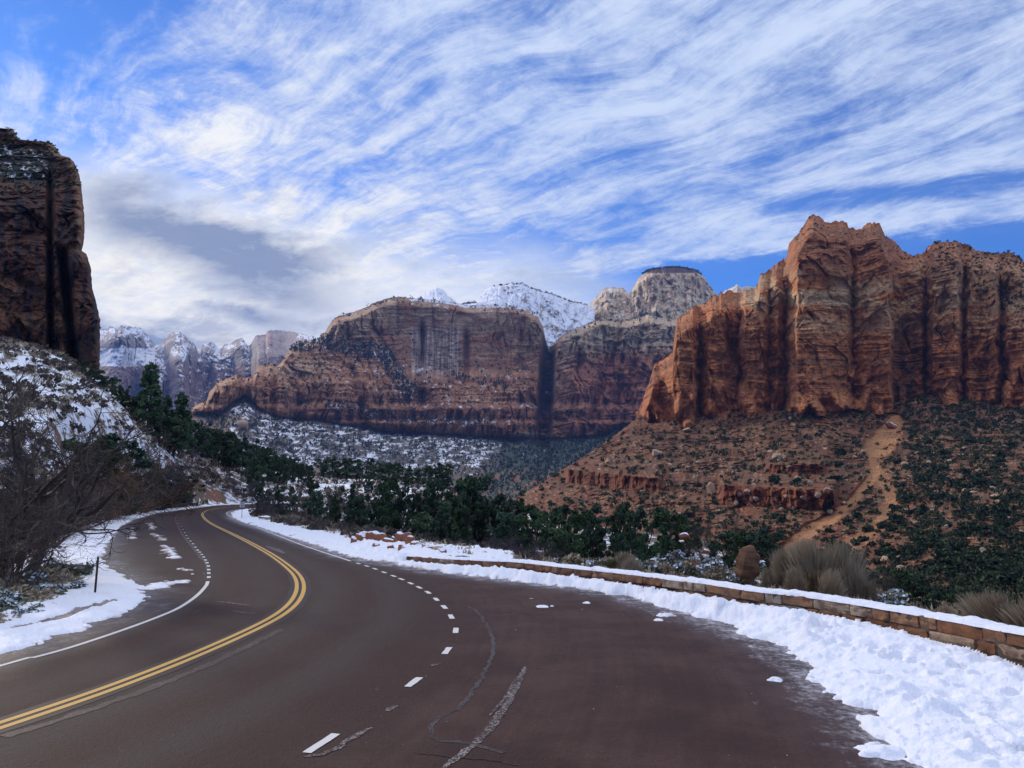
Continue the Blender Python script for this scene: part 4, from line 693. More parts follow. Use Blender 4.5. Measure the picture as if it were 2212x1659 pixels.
far_road_pts = [at(x_, y_, d_) for x_, y_, d_ in ((690,1079,250),(760,1077.5,252),(820,1076,256),(870,1073.5,262),(920,1072,268),(1000,1071,275))]
strip("road", far_road_pts, 3.6, 1.2, bpy.data.materials["asphalt"], kind='structure')
for o_, h_ in ((0.8, 0.5),): strip("kerb_wall", [q_ + np.array([0, -3.9, h_]) for q_ in far_road_pts], 0.35, 1.4, bpy.data.materials["ground"], label="low reddish bank edging the lower bend of road, seen between the trees", cat="bank")
# ------------------------------------------------------------------ plants and rocks: builders
def tube(path, rad, ns=5):
    path = np.asarray(path, float); n = len(path); T = np.gradient(path, axis=0); T /= np.linalg.norm(T, axis=1)[:, None] + 1e-9
    ref = np.where(np.abs(T[:, 2:3]) > 0.9, np.array([[1.0, 0, 0]]), np.array([[0, 0, 1.0]])); A_ = np.cross(T, ref); A_ /= np.linalg.norm(A_, axis=1)[:, None] + 1e-9; B_ = np.cross(T, A_)
    an = np.linspace(0, 2 * math.pi, ns, endpoint=False); r = np.broadcast_to(rad, (n,))[:, None, None]
    V = path[:, None] + r * (A_[:, None] * np.cos(an)[None, :, None] + B_[:, None] * np.sin(an)[None, :, None])
    i = np.arange(n * ns).reshape(n, ns); j = np.roll(i, -1, 1); return V.reshape(-1, 3), np.stack([i[:-1], j[:-1], j[1:], i[1:]], -1).reshape(-1, 4)
def join(parts):
    Vs, Fs, Ts, o = [], [], [], 0
    for p_ in parts:
        Vs.append(p_[0]); Fs.append(p_[1] + o); Ts.append(p_[2] if len(p_) > 2 else np.full(len(p_[0]), 0.3)); o += len(p_[0])
    return np.concatenate(Vs), np.concatenate(Fs), np.concatenate(Ts)
def tufts(rs, C, S, tint, elong=1.0, up=0.0):
    """quads of size S at centres C"""
    n = len(C); u = rs.normal(size=(n, 3)); u[:, 2] += up; u /= np.linalg.norm(u, axis=1)[:, None]; w = rs.normal(size=(n, 3)); v = np.cross(u, w); v /= np.linalg.norm(v, axis=1)[:, None]
    S = np.broadcast_to(S, (n,))[:, None]; V = np.stack([C - u * S * elong - v * S * .45, C - u * S * elong * .2 + v * S * .7, C + u * S * elong + v * S * .25, C + u * S * elong * .3 - v * S * .6], 1)
    return V.reshape(-1, 3), np.arange(4 * n).reshape(n, 4), np.repeat(tint, 4)
def in_blobs(rs, B, n):
    B = np.array(B, float); w = (B[:, 3] ** 2) * (B[:, 4] if B.shape[1] > 4 else 1); k_ = rs.choice(len(B), n, p=w / w.sum()); d = rs.normal(size=(n, 3)); d /= np.linalg.norm(d, axis=1)[:, None]
    r = rs.uniform(0.35, 1.0, n) ** 0.5 * (1 + 0.15 * rs.normal(size=n)); sq = np.array([1, 1, 0.75]); return B[k_, :3] + d * sq * (r * B[k_, 3])[:, None], k_
def crown(rs, B, n, size, snow=0.0):
    C, k_ = in_blobs(rs, B, n); bt = rs.uniform(0.0, 0.75, len(B)); t = np.clip(bt[k_] + rs.uniform(-0.25, 0.3, n), 0, 0.9); t = np.where(rs.uniform(size=n) < snow, 1.0, t)
    return tufts(rs, C, size * rs.uniform(0.6, 1.4, n), t, 1.1, 0.3)
def limb(rs, p, d, L, r, n=7, bend=0.25, up=0.15):
    pts = [np.array(p, float)]; d = np.array(d, float); d /= np.linalg.norm(d)
    for i in range(n - 1): d = d + rs.normal(size=3) * bend / math.sqrt(n) * 1.5 + np.array([0, 0, up / n]); d /= np.linalg.norm(d); pts.append(pts[-1] + d * L / (n - 1))
    return np.array(pts), np.linspace(r, r * 0.35, n)
def bark_parts(limbs, ns=5): return [tube(p_, r_, ns) for p_, r_ in limbs]
def tmesh(name, parts, mat): V, Fc, T = join(parts); return mesh(name, V, Fc, mat, False, {'tint': T})
M_LEAF = leaf_mat("evergreen", (0.018, 0.040, 0.018), (0.090, 0.150, 0.062), 0.0); M_LEAF2 = leaf_mat("evergreen_snowy", (0.018, 0.040, 0.024), (0.088, 0.138, 0.080), 0.0)
M_BARK = leaf_mat("bark", (0.05, 0.035, 0.028), (0.09, 0.065, 0.05)); M_TWIG = leaf_mat("twigs", (0.050, 0.038, 0.034), (0.125, 0.092, 0.075)); M_TWIGP = leaf_mat("plum_twigs", (0.042, 0.032, 0.042), (0.085, 0.066, 0.078)); M_TWIGR = leaf_mat("russet_twigs", (0.085, 0.042, 0.022), (0.16, 0.085, 0.045))
M_TAN = leaf_mat("dry_stems", (0.20, 0.155, 0.10), (0.46, 0.37, 0.25)); M_SAGE = leaf_mat("sage", (0.09, 0.10, 0.06), (0.20, 0.20, 0.12), 0.03); M_BUSH = leaf_mat("slope_bush", (0.010, 0.020, 0.008), (0.038, 0.058, 0.023)); M_OLIVE = leaf_mat("olive", (0.10, 0.09, 0.035), (0.22, 0.19, 0.075))
M_SNOWB = leaf_mat("branch_snow", SNOW, SNOW)
def proto_juniper(seed, h=5.0, w=2.2, bare=0.16, n=3600, leaf=0.12, cone=0.0):
    rs = np.random.RandomState(seed); L = []; B = []
    ns = rs.randint(1, 4)
    for s_ in range(ns):
        p_, r_ = limb(rs, (rs.uniform(-.2, .2), rs.uniform(-.2, .2), -0.6), (rs.uniform(-.3, .3), rs.uniform(-.3, .3), 1), h * rs.uniform(0.75, 0.95) + .6, 0.13 * h / 5, 9, 0.25); L.append((p_, r_))
        for j in range(9):
            q = p_[rs.randint(2, 9)]; a_ = rs.uniform(0, 6.28); L.append(limb(rs, q, (math.cos(a_), math.sin(a_), rs.uniform(0.0, .6)), w * rs.uniform(0.4, .9), 0.05, 5))
            e_ = L[-1][0][-1]; B.append((*e_, rs.uniform(0.35, 0.7) * w / 2.2))
    for j in range(26):
        z_ = rs.uniform(bare, 1.0); prof = (math.sin(math.pi * min(1, (z_ - bare) / (1 - bare) * 0.80 + 0.20)) ** 0.7) * (1 - cone) + cone * (1.05 - z_); a_ = rs.uniform(0, 6.28); rr_ = w * prof * rs.uniform(0.1, 1.0) ** 0.7
        B.append((rr_ * math.cos(a_), rr_ * math.sin(a_), h * z_, rs.uniform(0.30, 0.62) * w / 2.2))
    return tmesh("crown", [crown(rs, B, n, leaf)], M_LEAF2 if seed % 2 else M_LEAF), tmesh("trunk", bark_parts(L), M_BARK)
def proto_pine(seed, h=10.0, w=2.1, n=5200, bare=0.25):
    rs = np.random.RandomState(seed); p_, r_ = limb(rs, (0, 0, -0.8), (0, 0, 1), h + .6, 0.22, 10, 0.05); L = [(p_, r_)]; B = []
    z_ = bare
    while z_ < 0.99:
        R = w * (1 - z_) ** 0.75 * rs.uniform(0.7, 1.15) + 0.25
        for a_ in np.linspace(0, 6.28, rs.randint(4, 7), endpoint=False) + rs.uniform(0, 6):
            q = np.array([0, 0, h * z_]); L.append(limb(rs, q, (math.cos(a_), math.sin(a_), rs.uniform(-.15, .25)), R, 0.04, 4)); e_ = L[-1][0]
            B += [(*e_[-1], 0.42), (*e_[2], 0.34)]
        z_ += rs.uniform(0.03, 0.075)
    B.append((0, 0, h * 0.99, 0.35)); return tmesh("crown", [crown(rs, B, n, 0.15, 0.01)], M_LEAF), tmesh("trunk", bark_parts(L), M_BARK)
def branching(rs, p, d, L, r, depth, out, spread=0.75, kids=(3, 5), shrink=0.62, up=0.25, minr=0.006):
    n = 6 if depth > 1 else 4; pts, rad = limb(rs, p, d, L, r, n, 0.38, up); out.append((pts, rad, depth))
    if depth <= 0: return
    for j in range(rs.randint(*kids)):
        f = rs.uniform(0.25, 1.0); i = f * (n - 1); i0 = int(min(i, n - 2)); q = pts[i0] + (pts[i0 + 1] - pts[i0]) * (i - i0)
        dd = pts[min(i0 + 1, n - 1)] - pts[i0]; dd /= np.linalg.norm(dd) + 1e-9; dd = dd + rs.normal(size=3) * spread; branching(rs, q, dd, L * shrink * rs.uniform(0.7, 1.25), max(r * 0.52, minr), depth - 1, out, spread, kids, shrink, up, minr)
def twig_ribbons(rs, segs, tint0=0.5):
    parts = []
    P0, P1, R0 = [], [], []
    for pts, rad, dep in segs:
        for i in range(len(pts) - 1): P0.append(pts[i]); P1.append(pts[i + 1]); R0.append(rad[i])
    P0, P1, R0 = np.array(P0), np.array(P1), np.array(R0); d = P1 - P0; a_ = np.cross(d, rs.normal(size=d.shape)); a_ /= np.linalg.norm(a_, axis=1)[:, None] + 1e-9; b_ = np.cross(d, a_); b_ /= np.linalg.norm(b_, axis=1)[:, None] + 1e-9; R0 = R0[:, None]
    V = np.stack([P0 + a_ * R0, P0 + (-.5 * a_ + .87 * b_) * R0, P0 + (-.5 * a_ - .87 * b_) * R0, P1 + a_ * R0 * .8, P1 + (-.5 * a_ + .87 * b_) * R0 * .8, P1 + (-.5 * a_ - .87 * b_) * R0 * .8], 1)
    n = len(P0); b0 = (np.arange(n) * 6)[:, None]; Fq = np.concatenate([b0 + np.array([[0, 1, 4, 3]]), b0 + np.array([[1, 2, 5, 4]]), b0 + np.array([[2, 0, 3, 5]])]); T = np.repeat(np.clip(tint0 + rs.uniform(-.4, .4, n), 0, 1), 6)
    return V.reshape(-1, 3), Fq, T
def proto_bare(seed, h=3.0, stems=9, depth=3, mat=None, spread=0.6, lean=0.7, r=0.03, minr=0.008, kids=(4, 7), up=0.3):
    rs = np.random.RandomState(seed); S = []
    for j in range(stems):
        a_ = rs.uniform(0, 6.28); branching(rs, (0.25 * math.cos(a_), 0.25 * math.sin(a_), -0.1), (math.cos(a_) * lean * rs.uniform(0.2, 1.2), math.sin(a_) * lean * rs.uniform(0.2, 1.2), 1), h * rs.uniform(0.45, 0.75), r, depth, S, spread, kids, 0.55, up, minr)
    thick = [q for q in S if q[2] >= depth - 0]; thin = [q for q in S if q[2] < depth]
    return tmesh("twigs", [twig_ribbons(rs, thin)], mat or M_TWIG), tmesh("stem", [tube(q[0], q[1], 5) for q in thick], M_BARK)
def proto_tan(seed, h=1.6, w=1.1, n=4200, mat=None, size=0.011):
    rs = np.random.RandomState(seed); a_ = rs.uniform(0, 6.28, n); k_ = rs.randint(0, 9, n); ca = rs.uniform(0, 6.28, 9); cr = rs.uniform(0.1, 0.75, 9); ch = rs.uniform(0.5, 1.05, 9)
    ox = cr[k_] * np.cos(ca[k_]) * w + rs.normal(size=n) * 0.17 * w; oy = cr[k_] * np.sin(ca[k_]) * w + rs.normal(size=n) * 0.17 * w; tip = np.stack([ox, oy, h * ch[k_] * rs.uniform(0.30, 1.0, n) * (1.05 - 0.12 * np.hypot(ox, oy) / w)], -1)
    base = tip * np.array([0.12, 0.12, 0]) + 0; f0 = rs.uniform(0.0, 0.6, n)[:, None]; m0 = base + (tip - base) * f0; m0[:, 2] = tip[:, 2] * f0[:, 0] ** 0.8; m1 = (m0 + tip) / 2 + rs.normal(size=(n, 3)) * 0.03
    s_ = size * rs.uniform(0.6, 1.5, n)[:, None]; sd_ = np.cross(tip - m0, rs.normal(size=(n, 3))); sd_ /= np.linalg.norm(sd_, axis=1)[:, None] + 1e-9; sd_ *= s_
    V = np.stack([m0 - sd_ * .4, m0 + sd_ * .4, m1 + sd_, m1 - sd_, tip + sd_ * .3, tip - sd_ * .3], 1).reshape(-1, 3); b0 = (np.arange(n) * 6)[:, None]
    Fq = np.concatenate([b0 + np.array([[0, 1, 2, 3]]), b0 + np.array([[3, 2, 4, 5]])]); T = np.repeat(np.clip(rs.uniform(0.1, 0.7, n) + 0.25 * (k_ % 3 == 0), 0, 0.94), 6)
    return tmesh("stems", [(V, Fq, T)], mat or M_TAN), None
def proto_sage(seed, n=1300, mat=None, size=0.05, snow=0.16):
    rs = np.random.RandomState(seed); B = [(rs.uniform(-.6, .6), rs.uniform(-.6, .6), rs.uniform(.15, .5), rs.uniform(.2, .38)) for _ in range(9)]
    C, k_ = in_blobs(rs, B, n); C[:, 2] = np.abs(C[:, 2]); t = rs.uniform(0, .9, n); V = tufts(rs, C, size * rs.uniform(.5, 1.5, n), t, 1.5, 0.8)
    m_ = (C[:, 2] > 0.42) | (rs.uniform(size=n) < 0.12); s_ = C[m_ & (rs.uniform(size=n) < snow * 2.6)] + np.array([0, 0, 0.04]); sn_ = tufts(rs, s_, 0.07, np.ones(len(s_)), 1.0, -0.6)
    return tmesh("foliage", [V, sn_] if mat is None else [V], mat or M_SAGE), None
def ico(sub, seed, sq=(1, 1, 1), cut=0.30, rough=0.06):
    bm = __import__('bmesh').new(); __import__('bmesh').ops.create_icosphere(bm, subdivisions=sub, radius=1.0); V = np.array([v_.co[:] for v_ in bm.verts]); Fc = np.array([[v_.index for v_ in f_.verts] for f_ in bm.faces]); bm.free()
    rs = np.random.RandomState(seed)
    for _ in range(11):
        n_ = rs.normal(size=3); n_ /= np.linalg.norm(n_); d = rs.uniform(1 - cut * 1.5, 1 - cut * 0.3); pr = V @ n_; V = V - np.outer(np.clip(pr - d, 0, None), n_)
    V = V * (1 + rough * fbm(V[:, 0] * 2.2, V[:, 1] * 2.2, V[:, 2] * 2.2, 4, seed)[:, None]) * np.array(sq); return V, Fc
def rock_obj_mat(name, c1, c2, snowy=True, scale=1.5):
    m, nt, p = new_mat(name); tc_ = nt.nodes.new('ShaderNodeTexCoord'); O = tc_.outputs['Object']; x, y, z = sep(O); a_ = noise(O, scale * 1.2, 5, 0.6); s_ = noise(xyz(x * .3, y * .3, z * 3.0), scale, 5, 0.6)
    c = mixc((a_ * 0.8 + s_ * 1.3 - 0.6).clamp(), c1, c2)
    if snowy:
        g_ = nt.nodes.new('ShaderNodeNewGeometry'); nz = sep(g_.outputs['Normal'])[2]; c = mixc(ss(nz + (a_ - .5) * 1.1, 0.62, 0.78), c, SNOW)
    nt.links.new(c, p.inputs['Base Color']); bump(p, a_ + s_ * 0.7, 0.05, 0.8); return m
M_RROCK = rock_obj_mat("red_boulder", (0.20, 0.07, 0.035), (0.36, 0.15, 0.08)); M_PROCK = rock_obj_mat("pale_boulder", (0.30, 0.19, 0.12), (0.50, 0.37, 0.26), False); M_BROCK = rock_obj_mat("brown_boulder", (0.05, 0.022, 0.014), (0.24, 0.125, 0.07), False, 2.6)
def gzat(px, Y): X_ = float(lat(px, 1040) * Y); return X_, Y, float(terrain(np.array([X_]), np.array([float(Y)]), None, True)[0])
# ------------------------------------------------------------------ placing
PROT = {}
def plant(kind, px, Y, top, wf, label, cat, group=None, name=None, mesh_pair=None, z=None, sink=0.05, rs=random.Random(5), names=('crown', 'trunk'), natural=None):
    """an Empty on the ground with its parts; TOP is the pixel height of its tip, which fixes its real height"""
    need = 1.4 if kind == 'sagebrush' else 2.6 + wf * (0.9 if Y < 45 else 1.1)
    for _ in range(60):
        X_, Y_, z_ = gzat(px, Y)
        if Y < 34 and px > 800 or float(sdist(np.array([X_]), np.array([Y_]), ROADP)[0]) > need: break
        if px < 520: px -= 3
        else: Y += 2
    z_ = z_ if z is None else z; m1, m2 = mesh_pair; hh = H + float(slope(top)) * Y - z_
    nat = natural or max(v_.co.z for v_ in m1.vertices); s_ = max(hh, 0.3) / nat
    o = obj(name or kind, None, None, (X_, Y_, z_ - sink), label=label, cat=cat, group=group); o.rotation_euler = (0, 0, rs.uniform(0, 6.28)); o.scale = (s_ * wf, s_ * wf, s_)
    for nm, mm in zip(names, (m1, m2)):
        if mm is not None: obj(nm, mm, o)
    return o
def nat_h(me):
    c_ = np.empty(len(me.vertices) * 3, np.float32); me.vertices.foreach_get('co', c_); return float(np.percentile(c_.reshape(-1, 3)[:, 2], 99.5))
ORD = "first second third fourth fifth sixth seventh eighth ninth tenth eleventh twelfth thirteenth fourteenth fifteenth sixteenth seventeenth eighteenth nineteenth twentieth".split()
def ordn(i): return ORD[i] if i < 20 else ("twenty-" + ORD[i - 20] if i < 29 else "thirty-" + ORD[max(0, i - 30)])
J = [proto_juniper(s_, h=5, w=w_, bare=b_, cone=c_) for s_, w_, b_, c_ in ((1, 1.55, .10, .25), (2, 1.4, .14, .5), (3, 1.8, .08, .1), (4, 1.25, .16, .75), (5, 1.5, .28, .3), (6, 2.0, .34, .1))]; JN = [nat_h(q[0]) for q in J]
PI = [proto_pine(11), proto_pine(12, bare=0.12)]; PN = [nat_h(q[0]) for q in PI]
OK_ = [proto_bare(21, mat=M_TWIG), proto_bare(22, mat=M_TWIG, spread=0.7), proto_bare(23, mat=M_TWIGP), proto_bare(24, mat=M_TWIGR, lean=0.9)]; ON = [nat_h(q[0]) for q in OK_]
TN = [proto_tan(31), proto_tan(32, w=1.3), proto_tan(33, mat=M_OLIVE, h=1.3)]; TNH = [nat_h(q[0]) for q in TN]
SG = [proto_sage(41), proto_sage(42), proto_sage(43, mat=M_TAN)]; SGH = [nat_h(q[0]) for q in SG]
rp = random.Random(3)
def jun(row, where, group, base, kinds=(0, 1, 2, 3), kindname="juniper", adj="dark green"):
    for i, (px, Y, top, wf) in enumerate(row):
        k_ = kinds[(i * 7 + base) % len(kinds)]; plant(kindname, px, Y, top + (0 if base not in (3, 4, 5, 6) else rp.uniform(-6, 6)), wf * rp.uniform(0.85, 1.1) * {1: .85, 2: .85, 4: .62, 5: .68, 6: .72, 7: .8}.get(base, 1.0), f"{adj} evergreen {where.format(ordn(i))}", "tree", group, mesh_pair=J[k_], natural=JN[k_], rs=rp)
# ridge above the bend
plant("pine_tree", 312, 182, 786, 1.0, "tallest dark conical pine on the snowy ridge, against the far blue peaks", "tree", mesh_pair=PI[0], natural=PN[0])
plant("pine_tree", 352, 198, 857, 0.95, "small dark pine right beside the taller conical pine on the ridge", "tree", mesh_pair=PI[1], natural=PN[1]); plant("pine_tree", 383, 205, 851, 1.0, "dark pine at the end of the ridge, just before the band of junipers", "tree", mesh_pair=PI[1], natural=PN[1])
jun([(158,172,772,1.2),(182,174,785,1.2),(205,176,800,1.3),(228,178,815,1.2),(246,180,832,1.3),(262,182,846,1.3),(280,184,856,1.3),(298,186,872,1.2),(335,190,878,1.3),(368,196,890,1.3)], "in the row running down from the left cliff, {} from the cliff", "dark evergreens below the left cliff", 0, adj="near-black")
r1 = [(404+ i*13.5, 238+i*4.5, 905+i*5.0+rp.uniform(-7,7), rp.uniform(1.0,1.35)) for i in range(20)]
jun(r1, "on the ridge crest above the bend, {} from the ridge pines", "junipers along the ridge crest", 1)
r2 = [(425+i*19, 222+i*5, 938+i*5.2+rp.uniform(-7,7), rp.uniform(1.0,1.3)) for i in range(6, 14)]
jun(r2, "in the row below the ridge crest, {} from the pines", "junipers below the ridge crest", 2)
r3 = [(x_, 318+rp.uniform(-12,12), t_, rp.uniform(1.1,1.5)) for x_, t_ in ((700,994),(722,990),(745,994),(772,991),(797,994),(822,1003),(842,1000),(862,1004),(884,1002),(905,1006),(926,1003),(948,1000),(966,1006),(640,992),(662,1000))]
jun(r3, "on the far edge of the snowy flat, {} of its row", "junipers at the edge of the snowy flat", 3)
plant("juniper", 799, 268, 1020, 1.1, "lone dark evergreen standing on the snowy flat above the lower road", "tree", mesh_pair=J[4], natural=JN[4]); plant("juniper", 548, 225, 990, 1.1, "single evergreen on open snow between the ridge and the bend", "tree", mesh_pair=J[3], natural=JN[3])
plant("juniper", 600, 240, 1046, 1.0, "small evergreen at the near edge of the snowy flat behind the speed sign", "tree", mesh_pair=J[3], natural=JN[3])
r4 = [(566,118,1048,1.2),(609,114,1056,1.2),(632,110,1054,1.2),(673,100,1038,.9),(690,96,1062,1.3),(727,90,1068,1.3),(764,82,1049,.95),(783,80,1076,1.2),(822,78,1042,1.0),(838,74,1030,.95),(856,76,1050,1.1),(890,70,1068,1.2),(928,70,1046,1.1),(949,72,1038,1.1)]
jun(r4, "in the line behind the snowy shoulder, {} from the speed sign", "evergreens lining the snowy shoulder", 4, (0, 1, 2, 3, 0, 2))
r5 = [(972,68,1058,1.2),(996,70,1048,1.1),(1018,72,1030,1.0),(1040,74,1032,1.1),(1080,72,1062,1.2),(1128,72,1082,1.3),(1150,66,1090,1.3),(1175,76,1100,1.2),(1000,56,1092,1.3),(1080,60,1108,1.2),(960,58,1098,1.3),(1120,100,1092,1.3),(920,54,1102,1.3)]
jun(r5, "in the grove behind the stone wall's start, {} along it", "evergreens behind the start of the wall", 5, (0, 1, 2, 4, 3, 5))
r6 = [(1205,58,1092,1.0),(1222,60,1086,1.1),(1243,56,1100,1.1),(1262,62,1110,1.2),(1288,60,1088,1.1),(1330,58,1112,1.1),(1347,62,1090,1.1),(1384,56,1096,1.1),(1427,50,1102,1.15),(1452,64,1112,1.2),(1478,70,1114,1.2),(1500,84,1120,1.2),(1222,50,1130,1.2),(1340,47,1150,1.0),(1384,46,1160,0.9)]
jun(r6, "in the open grove over patchy snow, {} along the wall", "evergreens over the snow patches", 6, (5, 4, 1, 5, 4, 3))
plant("juniper", 1534, 60, 1168, 0.7, "slim little juniper alone in the snow patch left of the big brown boulder", "tree", mesh_pair=J[4], natural=JN[4])
r7 = [(1570,52,1150,1.2),(1598,50,1144,1.2),(1620,54,1148,1.2),(1642,50,1142,1.2),(1664,48,1152,1.2),(1790,46,1166,1.2),(1818,44,1178,1.2),(1850,40,1212,1.2),(1900,34,1246,1.2),(1925,32,1232,1.2),(1952,33,1238,1.3),(1978,32,1240,1.2),(2003,31,1262,1.2),(2040,30,1280,1.1),(1870,38,1232,1.1)]
jun(r7, "behind the wall near the big tan brush, {} of them", "evergreens around the tan bush", 7, (0, 2, 1, 2), adj="deep green")
# left roadside evergreens
r8 = [(300,120,1040,1.1),(326,130,1044,1.2),(352,150,1003,1.1),(378,160,1008,1.2),(402,172,1020,1.2),(284,110,1062,1.2),(342,144,1058,1.2),(366,156,1052,1.2),(255,88,1085,0.9),(318,126,1062,1.2)]
jun(r8, "beside the lay-by at the slope's foot, {} of the clump", "evergreens at the lay-by", 8, (2, 0, 1), adj="very dark")
jun([(210,100,948,1.2),(232,108,940,1.3),(430,165,1062,1.3),(450,172,1058,1.2),(476,180,1066,1.2),(405,150,1064,1.2)], "among the bare oaks above the road, {} of those", "evergreens among the bare oaks", 9)
# bare oak scrub
def oak(row, where, group, kinds, adj, name="bare_shrub"):
    for i, (px, Y, top, wf) in enumerate(row):
        k_ = kinds[i % len(kinds)]; plant(name, px, Y, top, wf, f"{adj} {where.format(ordn(i))}", "shrub", group, mesh_pair=OK_[k_], natural=ON[k_], names=('twigs', 'stem'), rs=rp)
oak([(x_, 214 + rp.uniform(-10, 14), t_, 1.3) for x_, t_ in ((395,1020),(412,1008),(430,1004),(446,1006),(462,1014),(478,1018),(494,1022),(508,1026),(524,1030),(420,1030),(455,1035),(485,1040),(510,1048))], "on the bank above the bend, {} of that thicket", "bare oaks above the bend", (2, 0, 2), "leafless grey-plum oak shrub")
oak([(x_, y_, t_, 1.35) for x_, y_, t_ in ((150,62,1020),(205,72,1000),(262,86,985),(300,100,985),(235,64,1035),(265,72,1030),(210,56,1040),(180,50,1052),(292,80,1036),(60,70,960),(20,64,950),(95,58,995),(40,52,1010),(330,120,965),(300,132,950),(345,138,945),(365,150,965))], "on the slope between left cliff and road, {} uphill", "bare oaks on the left slope", (0, 1, 3, 0, 2, 1), "leafless brown oak shrub")
oak([(1050,47,1160,1.3),(1085,46,1150,1.35),(1120,47,1156,1.3),(1160,45,1168,1.2),(1185,44,1180,1.2)], "close behind the stone wall, {} along it", "plum-coloured shrubs behind the wall", (2,), "dark plum leafless shrub")
oak([(562,116,1068,0.95),(578,114,1064,1.0),(594,110,1078,0.9)], "behind the speed limit sign, {} from the sign", "plum-coloured shrubs by the sign", (2,), "dark plum leafless shrub")
oak([(1524,62,1120,1.0),(745,110,1046,1.0),(727,108,1044,1.0),(668,104,1056,1.2),(1889,31,1226,0.9),(1430,45,1190,1.0),(1450,44,1196,1.0),(1560,40,1215,1.2),(1500,41,1215,1.1)], "among the evergreens behind the road shoulder, {} along", "bare shrubs among the evergreens", (1, 0), "thin greyish-brown leafless shrub")
# big leafless oaks close on the left
def hero(seed, px, Y, top, wf, label, **k_):
    m1, m2 = proto_bare(seed, h=4.2, **k_); o = plant("bare_tree", px, Y, top, wf, label, "tree", "leafless oaks beside the verge", mesh_pair=(m1, m2), natural=nat_h(m1), names=('twigs', 'trunk')); o.rotation_euler = (0, 0, 0)
    return o
hero(51, 55, 24.5, 800, 1.05, "large leafless oak with arching dark trunks beside the snowy verge", stems=4, depth=4, r=0.085, spread=0.62, lean=0.65, kids=(3, 6), mat=M_TWIG, minr=0.0055, up=0.1)
hero(52, 100, 27, 905, 0.8, "leafless oak with long branches reaching towards the lay-by", stems=4, depth=4, r=0.07, spread=0.55, lean=0.8, kids=(3, 6), mat=M_TWIG, minr=0.0055, up=0.0)
hero(53, -60, 26, 810, 1.1, "leafless oak cut off by the picture edge, beyond the arching one", stems=4, depth=4, r=0.07, spread=0.62, lean=0.7, kids=(3, 6), mat=M_TWIG, minr=0.0055)
hero(54, 150, 31, 1035, 1.0, "russet leafless shrub fanning out over the snow in front of the oaks", stems=14, depth=3, r=0.03, spread=0.42, lean=0.95, kids=(4, 7), mat=M_TWIGR, minr=0.0065)
hero(55, 85, 23, 1050, 1.1, "dense dark tangle of stems at the foot of the arching oak", stems=14, depth=3, r=0.03, spread=0.6, lean=0.6, kids=(4, 6), mat=M_TWIG, minr=0.006)
hero(56, 20, 25, 1010, 1.2, "grey-brown thicket between the arching oak and the picture edge", stems=14, depth=3, r=0.03, spread=0.6, lean=0.6, kids=(4, 6), mat=M_TWIG, minr=0.006)
# straw-coloured brush
def tan(row, where, kinds, adj, group=None, name="dry_bush", rs=rp):
    for i, (px, Y, top, wf) in enumerate(row):
        k_ = kinds[i % len(kinds)]; plant(name, px, Y, top, wf, f"{adj} {where.format(ordn(i))}", "bush", group, mesh_pair=TN[k_], natural=TNH[k_], names=('stems', None), rs=rs)
tan([(1672,31,1196,0.5),(1700,30,1180,0.5),(1728,29.5,1166,0.48),(1752,29,1160,0.5),(1782,29,1176,0.5),(1806,28.5,1168,0.48),(1832,28,1204,0.5),(1848,28,1232,0.55),(1716,28,1222,0.7),(1772,27.5,1226,0.7),(1655,30,1226,0.6)], "in the big straw clump behind the wall, {} bush of it", (0, 1), "feathery straw brush", "straw-coloured clump behind the wall")
tan([(2030,22,1304,0.7),(2110,21,1284,0.8),(2150,20,1272,0.9),(2196,19.5,1280,0.9),(2240,19,1290,0.9),(2075,22,1318,.8)], "at the far right behind the wall, {} along", (1, 0), "olive-straw brush", "straw bushes at the right end of the wall")
tan([(617,92,1112,1.1),(632,90,1110,1.1)], "on the shoulder right of the speed sign, {} half", (0, 1), "rounded tan bush", "tan bush on the shoulder")
tan([(1318,41,1196,1.0),(1338,41,1192,1.1),(1356,40,1204,1.0)], "behind the middle of the wall under the grove, {} of three", (2, 0, 0), "short yellowish brush", "yellowish brush behind the wall")
tan([(228,58,1104,1.2),(243,60,1112,1.2),(10,26,1228,1.2),(560,96,1118,1.3),(577,95,1120,1.3)], "at the verge, {} of a loose scatter", (2, 1), "low olive brush", "low brush at the verges")
# snow-dusted sage in the near left corner and below the wall
for i, (px, Y, top, wf) in enumerate([(15,19.5,1308,1.25),(50,20.5,1292,1.2),(85,21.5,1282,1.2),(120,22.5,1276,1.2),(150,23.5,1270,1.1),(30,18.4,1345,1.15),(75,19.2,1328,1.2),(115,20.2,1318,1.0),(5,23,1262,1.3),(60,24,1250,1.3),(-30,19,1320,1.3),(95,25,1240,1.3),(150,27,1228,1.1),(178,28.5,1222,1.0),(20,17.6,1372,1.0)]):
    k_ = (0, 1, 2)[i % 3]; plant("sagebrush", px, Y, top - 16, wf * 1.1, f"snow-dusted grey-green sagebrush on the near left verge, {ordn(i)} of the patch", "bush", "sagebrush on the near verge", mesh_pair=SG[k_], natural=SGH[k_], names=('foliage', 'snow_cap'), rs=rp)
for i, (px, Y, top) in enumerate([(1440,44,1205),(1470,42,1212),(1500,41,1206),(1530,40,1218),(1555,39,1222),(1580,37,1232),(1450,50,1190),(1410,43,1214),(1590,44,1205),(1290,44,1206),(1250,46,1204),(1650,33,1262),(1380,43,1206),(1230,47,1196),(1860,30,1268),(1890,28,1282)]):
    k_ = (0, 2, 1)[i % 3]; plant("low_bush", px, Y, top, 1.1, f"low grey-green bush just beyond the wall, {ordn(i)} of the scatter", "bush", "low bushes beyond the wall", mesh_pair=(SG[k_][0], None), natural=SGH[k_], names=('foliage', 'snow_cap'), rs=rp)
